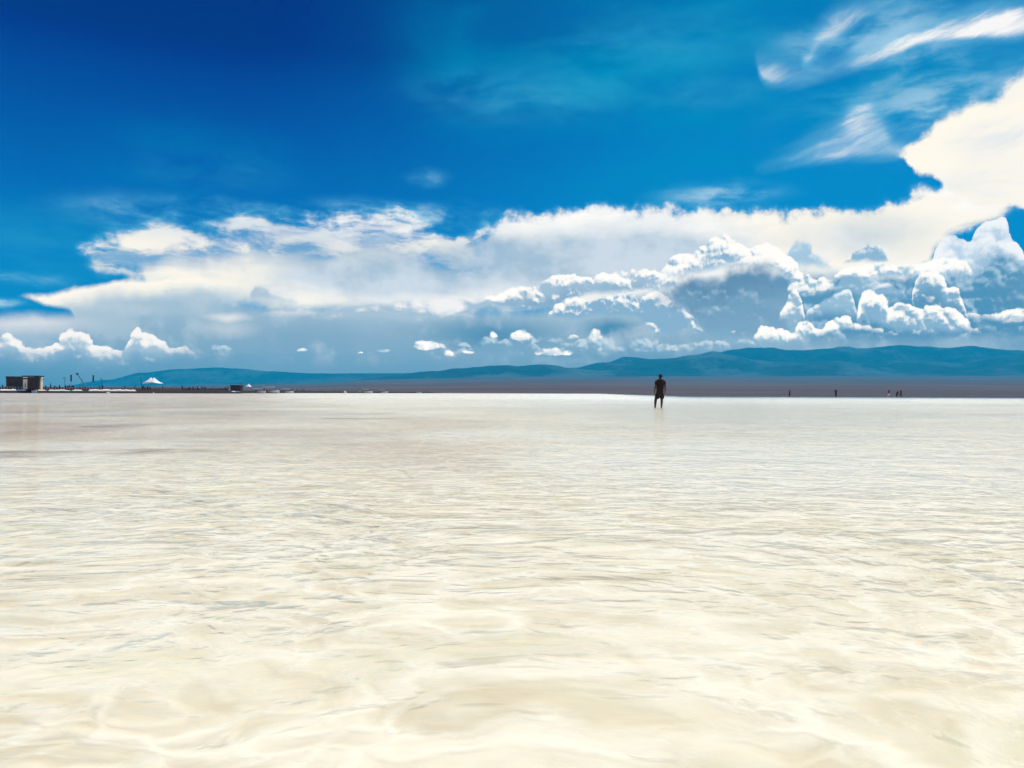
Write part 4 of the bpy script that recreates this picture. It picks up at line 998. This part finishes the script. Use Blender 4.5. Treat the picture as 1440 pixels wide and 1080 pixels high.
GC = 'people strolling on the causeway'
for px, back, rz, pose, t_, l_, sc_, hat, lab in (
    (3.5, 2.6, 80, 'walk', 'navy', 'black', 1.0, None, 'visitor in dark clothes left of the timber hut'),
    (60.8, 2.2, 150, 'stand', 'pale', 'navy', 1.08, 'pale', 'visitor in white top and white hat at the right corner of the hut'),
    (64.5, 2.4, 20, 'stand', 'black', 'black', .92, None, 'short visitor in black beside the one in a white hat'),
    (77.0, 2.4, 60, 'walk', 'black', 'navy', .95, None, 'visitor in black walking just right of the closed parasol'),
    (80.2, 2.6, -70, 'walk', 'pink', 'black', .9, None, 'visitor in pink top right of the closed parasol'),
    (83.8, 3.0, 10, 'stand', 'navy', 'black', 1.05, None, 'visitor in navy standing left of the first lamp post'),
    (92.6, 2.2, 200, 'stand', 'black', 'banner', 1.03, None, 'visitor in black at the foot of the first lamp post'),
    (95.3, 2.6, 90, 'walk', 'red', 'navy', 1.0, None, 'visitor in red between first lamp post and first banner pole'),
    (97.8, 2.2, -80, 'walk', 'banner', 'black', 1.15, None, 'tall visitor in maroon just left of the first banner pole'),
    (101.6, 2.0, 160, 'stand', 'black', 'black', 1.06, None, 'visitor in black right beneath the first banner'),
    (103.2, 2.4, 30, 'stand', 'navy', 'black', 1.02, None, 'visitor in navy just right of the first banner pole'),
    (112.8, 2.8, 90, 'walk', 'steel', 'navy', 1.10, None, 'visitor in blue grey walking alone under the crane boom'),
    (121.0, 2.8, 90, 'walk', 'grey', 'black', .85, None, 'short visitor in grey between the crane and the second banner'),
    (139.6, 2.2, -90, 'walk', 'black', 'banner', .98, None, 'visitor in black left of the second lamp post'),
    (144.4, 2.0, 170, 'stand', 'black', 'black', 1.12, None, 'broad dark visitor at the foot of the second lamp post'),
    (175.6, 2.3, 100, 'stand', 'navy', 'black', 1.1, None, 'visitor in navy standing alone midway between second lamp post and tent'),
    (189.8, 2.4, -60, 'stand', 'navy', 'navy', 1.02, None, 'visitor in navy just left of the big tent'),
    (201.2, 1.6, 70, 'walk', 'navy', 'black', 1.15, None, 'tall visitor in navy under the left side of the big tent'),
    (203.4, 1.8, -50, 'stand', 'pink', 'black', 1.0, None, 'visitor in pink under the left side of the big tent'),
    (207.4, 1.6, 180, 'stand', 'black', 'banner', 1.0, None, 'visitor in black under the left peak of the big tent'),
    (211.5, 1.5, 90, 'bend', 'red', 'black', 1.0, None, 'visitor in red bending down under the big tent'),
    (228.6, 2.4, 90, 'walk', 'banner', 'black', .95, None, 'visitor in maroon just right of the big tent'),
    (243.5, 2.6, 90, 'stand', 'grey', 'black', .9, None, 'short visitor in grey between the big tent and the lone pole'),
    (256.0, 2.2, 10, 'stand', 'black', 'banner', 1.12, None, 'visitor in black at the foot of the lone bluish pole'),
    (266.2, 2.4, 20, 'stand', 'banner', 'black', .98, None, 'visitor in maroon, first in the row right of the lone pole'),
    (271.6, 2.4, 90, 'walk', 'black', 'black', .98, None, 'visitor in black, second in the row right of the lone pole'),
    (277.8, 2.4, -30, 'stand', 'black', 'navy', 1.02, None, 'visitor in black and navy left of the bluish pole in the row'),
    (280.0, 2.6, 30, 'stand', 'pale', 'black', 1.0, None, 'visitor in white top next to the bluish pole'),
    (284.4, 2.4, 90, 'stand', 'black', 'black', 1.05, None, 'visitor in black right of the bluish pole'),
    (288.4, 2.4, 40, 'walk', 'navy', 'black', .98, None, 'visitor in navy, last in the row'),
    (316.8, 2.4, -90, 'walk', 'black', 'black', .98, None, 'visitor in black, farther from the left end of the shed'),
    (320.6, 2.2, 80, 'stand', 'banner', 'black', 1.12, None, 'visitor in maroon standing close to the left end of the shed')):
    D = cD(px) + back
    person((D * (px - 720) / F_PX, D, TOPZ * (0.985 if px < 318 else .95)), R(rz), pose, t_, l_, lab, GC, sc_ * 1.06, hat)

# ------------------------------------------------------------------ low spit running on behind the causeway
def spit():
    b_ = bmesh.new(); rows = []
    for i in range(160):
        px = 330 + 290 * i / 159; D = 420 + (px - 330) * 2.05
        tz = interp([(330, 549.4), (380, 548.6), (430, 549.6), (470, 550.3), (540, 550.5), (600, 551.0), (620, 552.4)], px)
        hgt = max(.15, at(px, tz, D).z) * (1 + fbm(px / 5, 1.7) * .35)
        r = []
        for bk, z in ((-2, -.2), (0, hgt * .55), (2, hgt), (9, hgt * .8), (14, -.2)):
            r.append(b_.verts.new(((D + bk) * (px - 720) / F_PX, D + bk, z)))
        rows.append(r)
    for a, c in zip(rows, rows[1:]):
        for k in range(4): b_.faces.new((a[k], c[k], c[k + 1], a[k + 1]))
    bmesh.ops.recalc_face_normals(b_, faces=b_.faces)
    m = bpy.data.meshes.new('shore'); b_.to_mesh(m); b_.free(); return tag(link('shore', m, None, M['rock']), kind='structure')
spit()
def sD(px): return 420 + (px - 330) * 2.05
GB = 'boats drawn up along the far spit'
def boat_meshes():
    b_ = bmesh.new(); n = 14; rows = []
    for i in range(n + 1):
        t = i / n * 2 - 1
        w = .95 * (1 - abs(t) ** 2.6) + .03; sh = .75 + .35 * abs(t) ** 2
        rows.append([b_.verts.new((t * 3.2, y * w, z)) for y, z in ((-1, sh), (-.75, .25), (0, .0), (.75, .25), (1, sh), (.9, sh), (.65, .32), (0, .12), (-.65, .32), (-.9, sh))])
    for a, c in zip(rows, rows[1:]):
        for k in range(10): b_.faces.new((a[k], c[k], c[(k + 1) % 10], a[(k + 1) % 10]))
    for r in (rows[0], rows[-1]): b_.faces.new(r)
    bmesh.ops.recalc_face_normals(b_, faces=b_.faces)
    hull = bpy.data.meshes.new('hull'); b_.to_mesh(hull); b_.free(); hull.materials.append(M['whitepaint'])
    c_ = MB(); c_.box((-.2, 0, 1.95), (3.2, 1.7, .10), 0, .04)
    can = c_.mesh('sunshade'); can.materials.append(M['white'])
    p_ = MB()
    for sx in (-1.6, 1.2):
        for sy in (-.72, .72): p_.tube([(sx, sy, .45), (sx, sy, 1.9)], .04, 6)
    po = p_.mesh('sunshade_frame'); po.materials.append(M['grey'])
    s_ = MB()
    for sx in (-1.4, 0, 1.3): s_.box((sx, 0, .55), (.35, 1.45, .06), 0, .01)
    se = s_.mesh('thwarts'); se.materials.append(M['wood'])
    return hull, can, po, se
BM = boat_meshes()
for px, s_, rz, lab in ((362.5, 1.5, 6, 'white covered boat first to the right of the small pavilion'), (379, 2.1, -4, 'largest white covered boat, midway along the spit crowd'), (402.5, 1.6, 12, 'white covered boat at the right end of the spit crowd'),
                        (514.5, 2.1, 0, 'white covered boat lying alone, longest of the two on the thin spit'), (537.5, 1.9, 8, 'white covered boat right of the longest one on the thin spit'), (587.5, 1.5, -6, 'white covered boat near the tip of the spit')):
    D = sD(px) - 3.5
    o = empty('boat', (D * (px - 720) / F_PX, D, -.08), R(rz)); o.scale = (s_, s_, s_); tag(o, lab, 'boat', GB)
    for m in BM:
        c = bpy.data.objects.new(m.name.split('.')[0], m); COL.objects.link(c); c.parent = o
heap(485.2, sD(485) - 2.5, 3.2, 1.9, 0, 12.0, 'small white salt heap between the spit crowd and the lone boats', GH)
GP = 'people on the far spit'
for px, back, pose, t_, l_, lab in (
    (367, 3, 'stand', 'black', 'banner', 'tiny figure in black just right of the first spit boat'), (371.5, 3, 'walk', 'red', 'black', 'tiny figure in red between the first and largest spit boats'),
    (388, 3, 'stand', 'banner', 'black', 'tiny figure in maroon right of the largest spit boat'), (393, 3, 'walk', 'black', 'black', 'tiny figure in black left of the boat ending the crowd'),
    (411, 3, 'stand', 'navy', 'black', 'tiny figure in navy just right of the boat ending the crowd'), (418, 3, 'walk', 'black', 'navy', 'tiny lone figure in black and navy beyond the spit crowd'),
    (424.5, 3, 'stand', 'black', 'black', 'tiny figure in black, left one of a close pair on the spit'), (427.2, 3, 'stand', 'banner', 'black', 'tiny figure in maroon, right one of a close pair on the spit'),
    (470.3, 3, 'stand', 'black', 'black', 'tiny lone figure in black on the thin middle of the spit'), (519.5, 2, 'stand', 'red', 'black', 'tiny figure in red at the right end of the longest boat'),
    (600, 3, 'stand', 'black', 'black', 'tiny figure in black at the very tip of the spit')):
    D = sD(px) + back
    person((D * (px - 720) / F_PX, D, max(.3, at(px, 549.8 + (px - 360) * .0045, D).z)), R(px * 37 % 360), pose, t_, l_, lab, GP, 1.2)
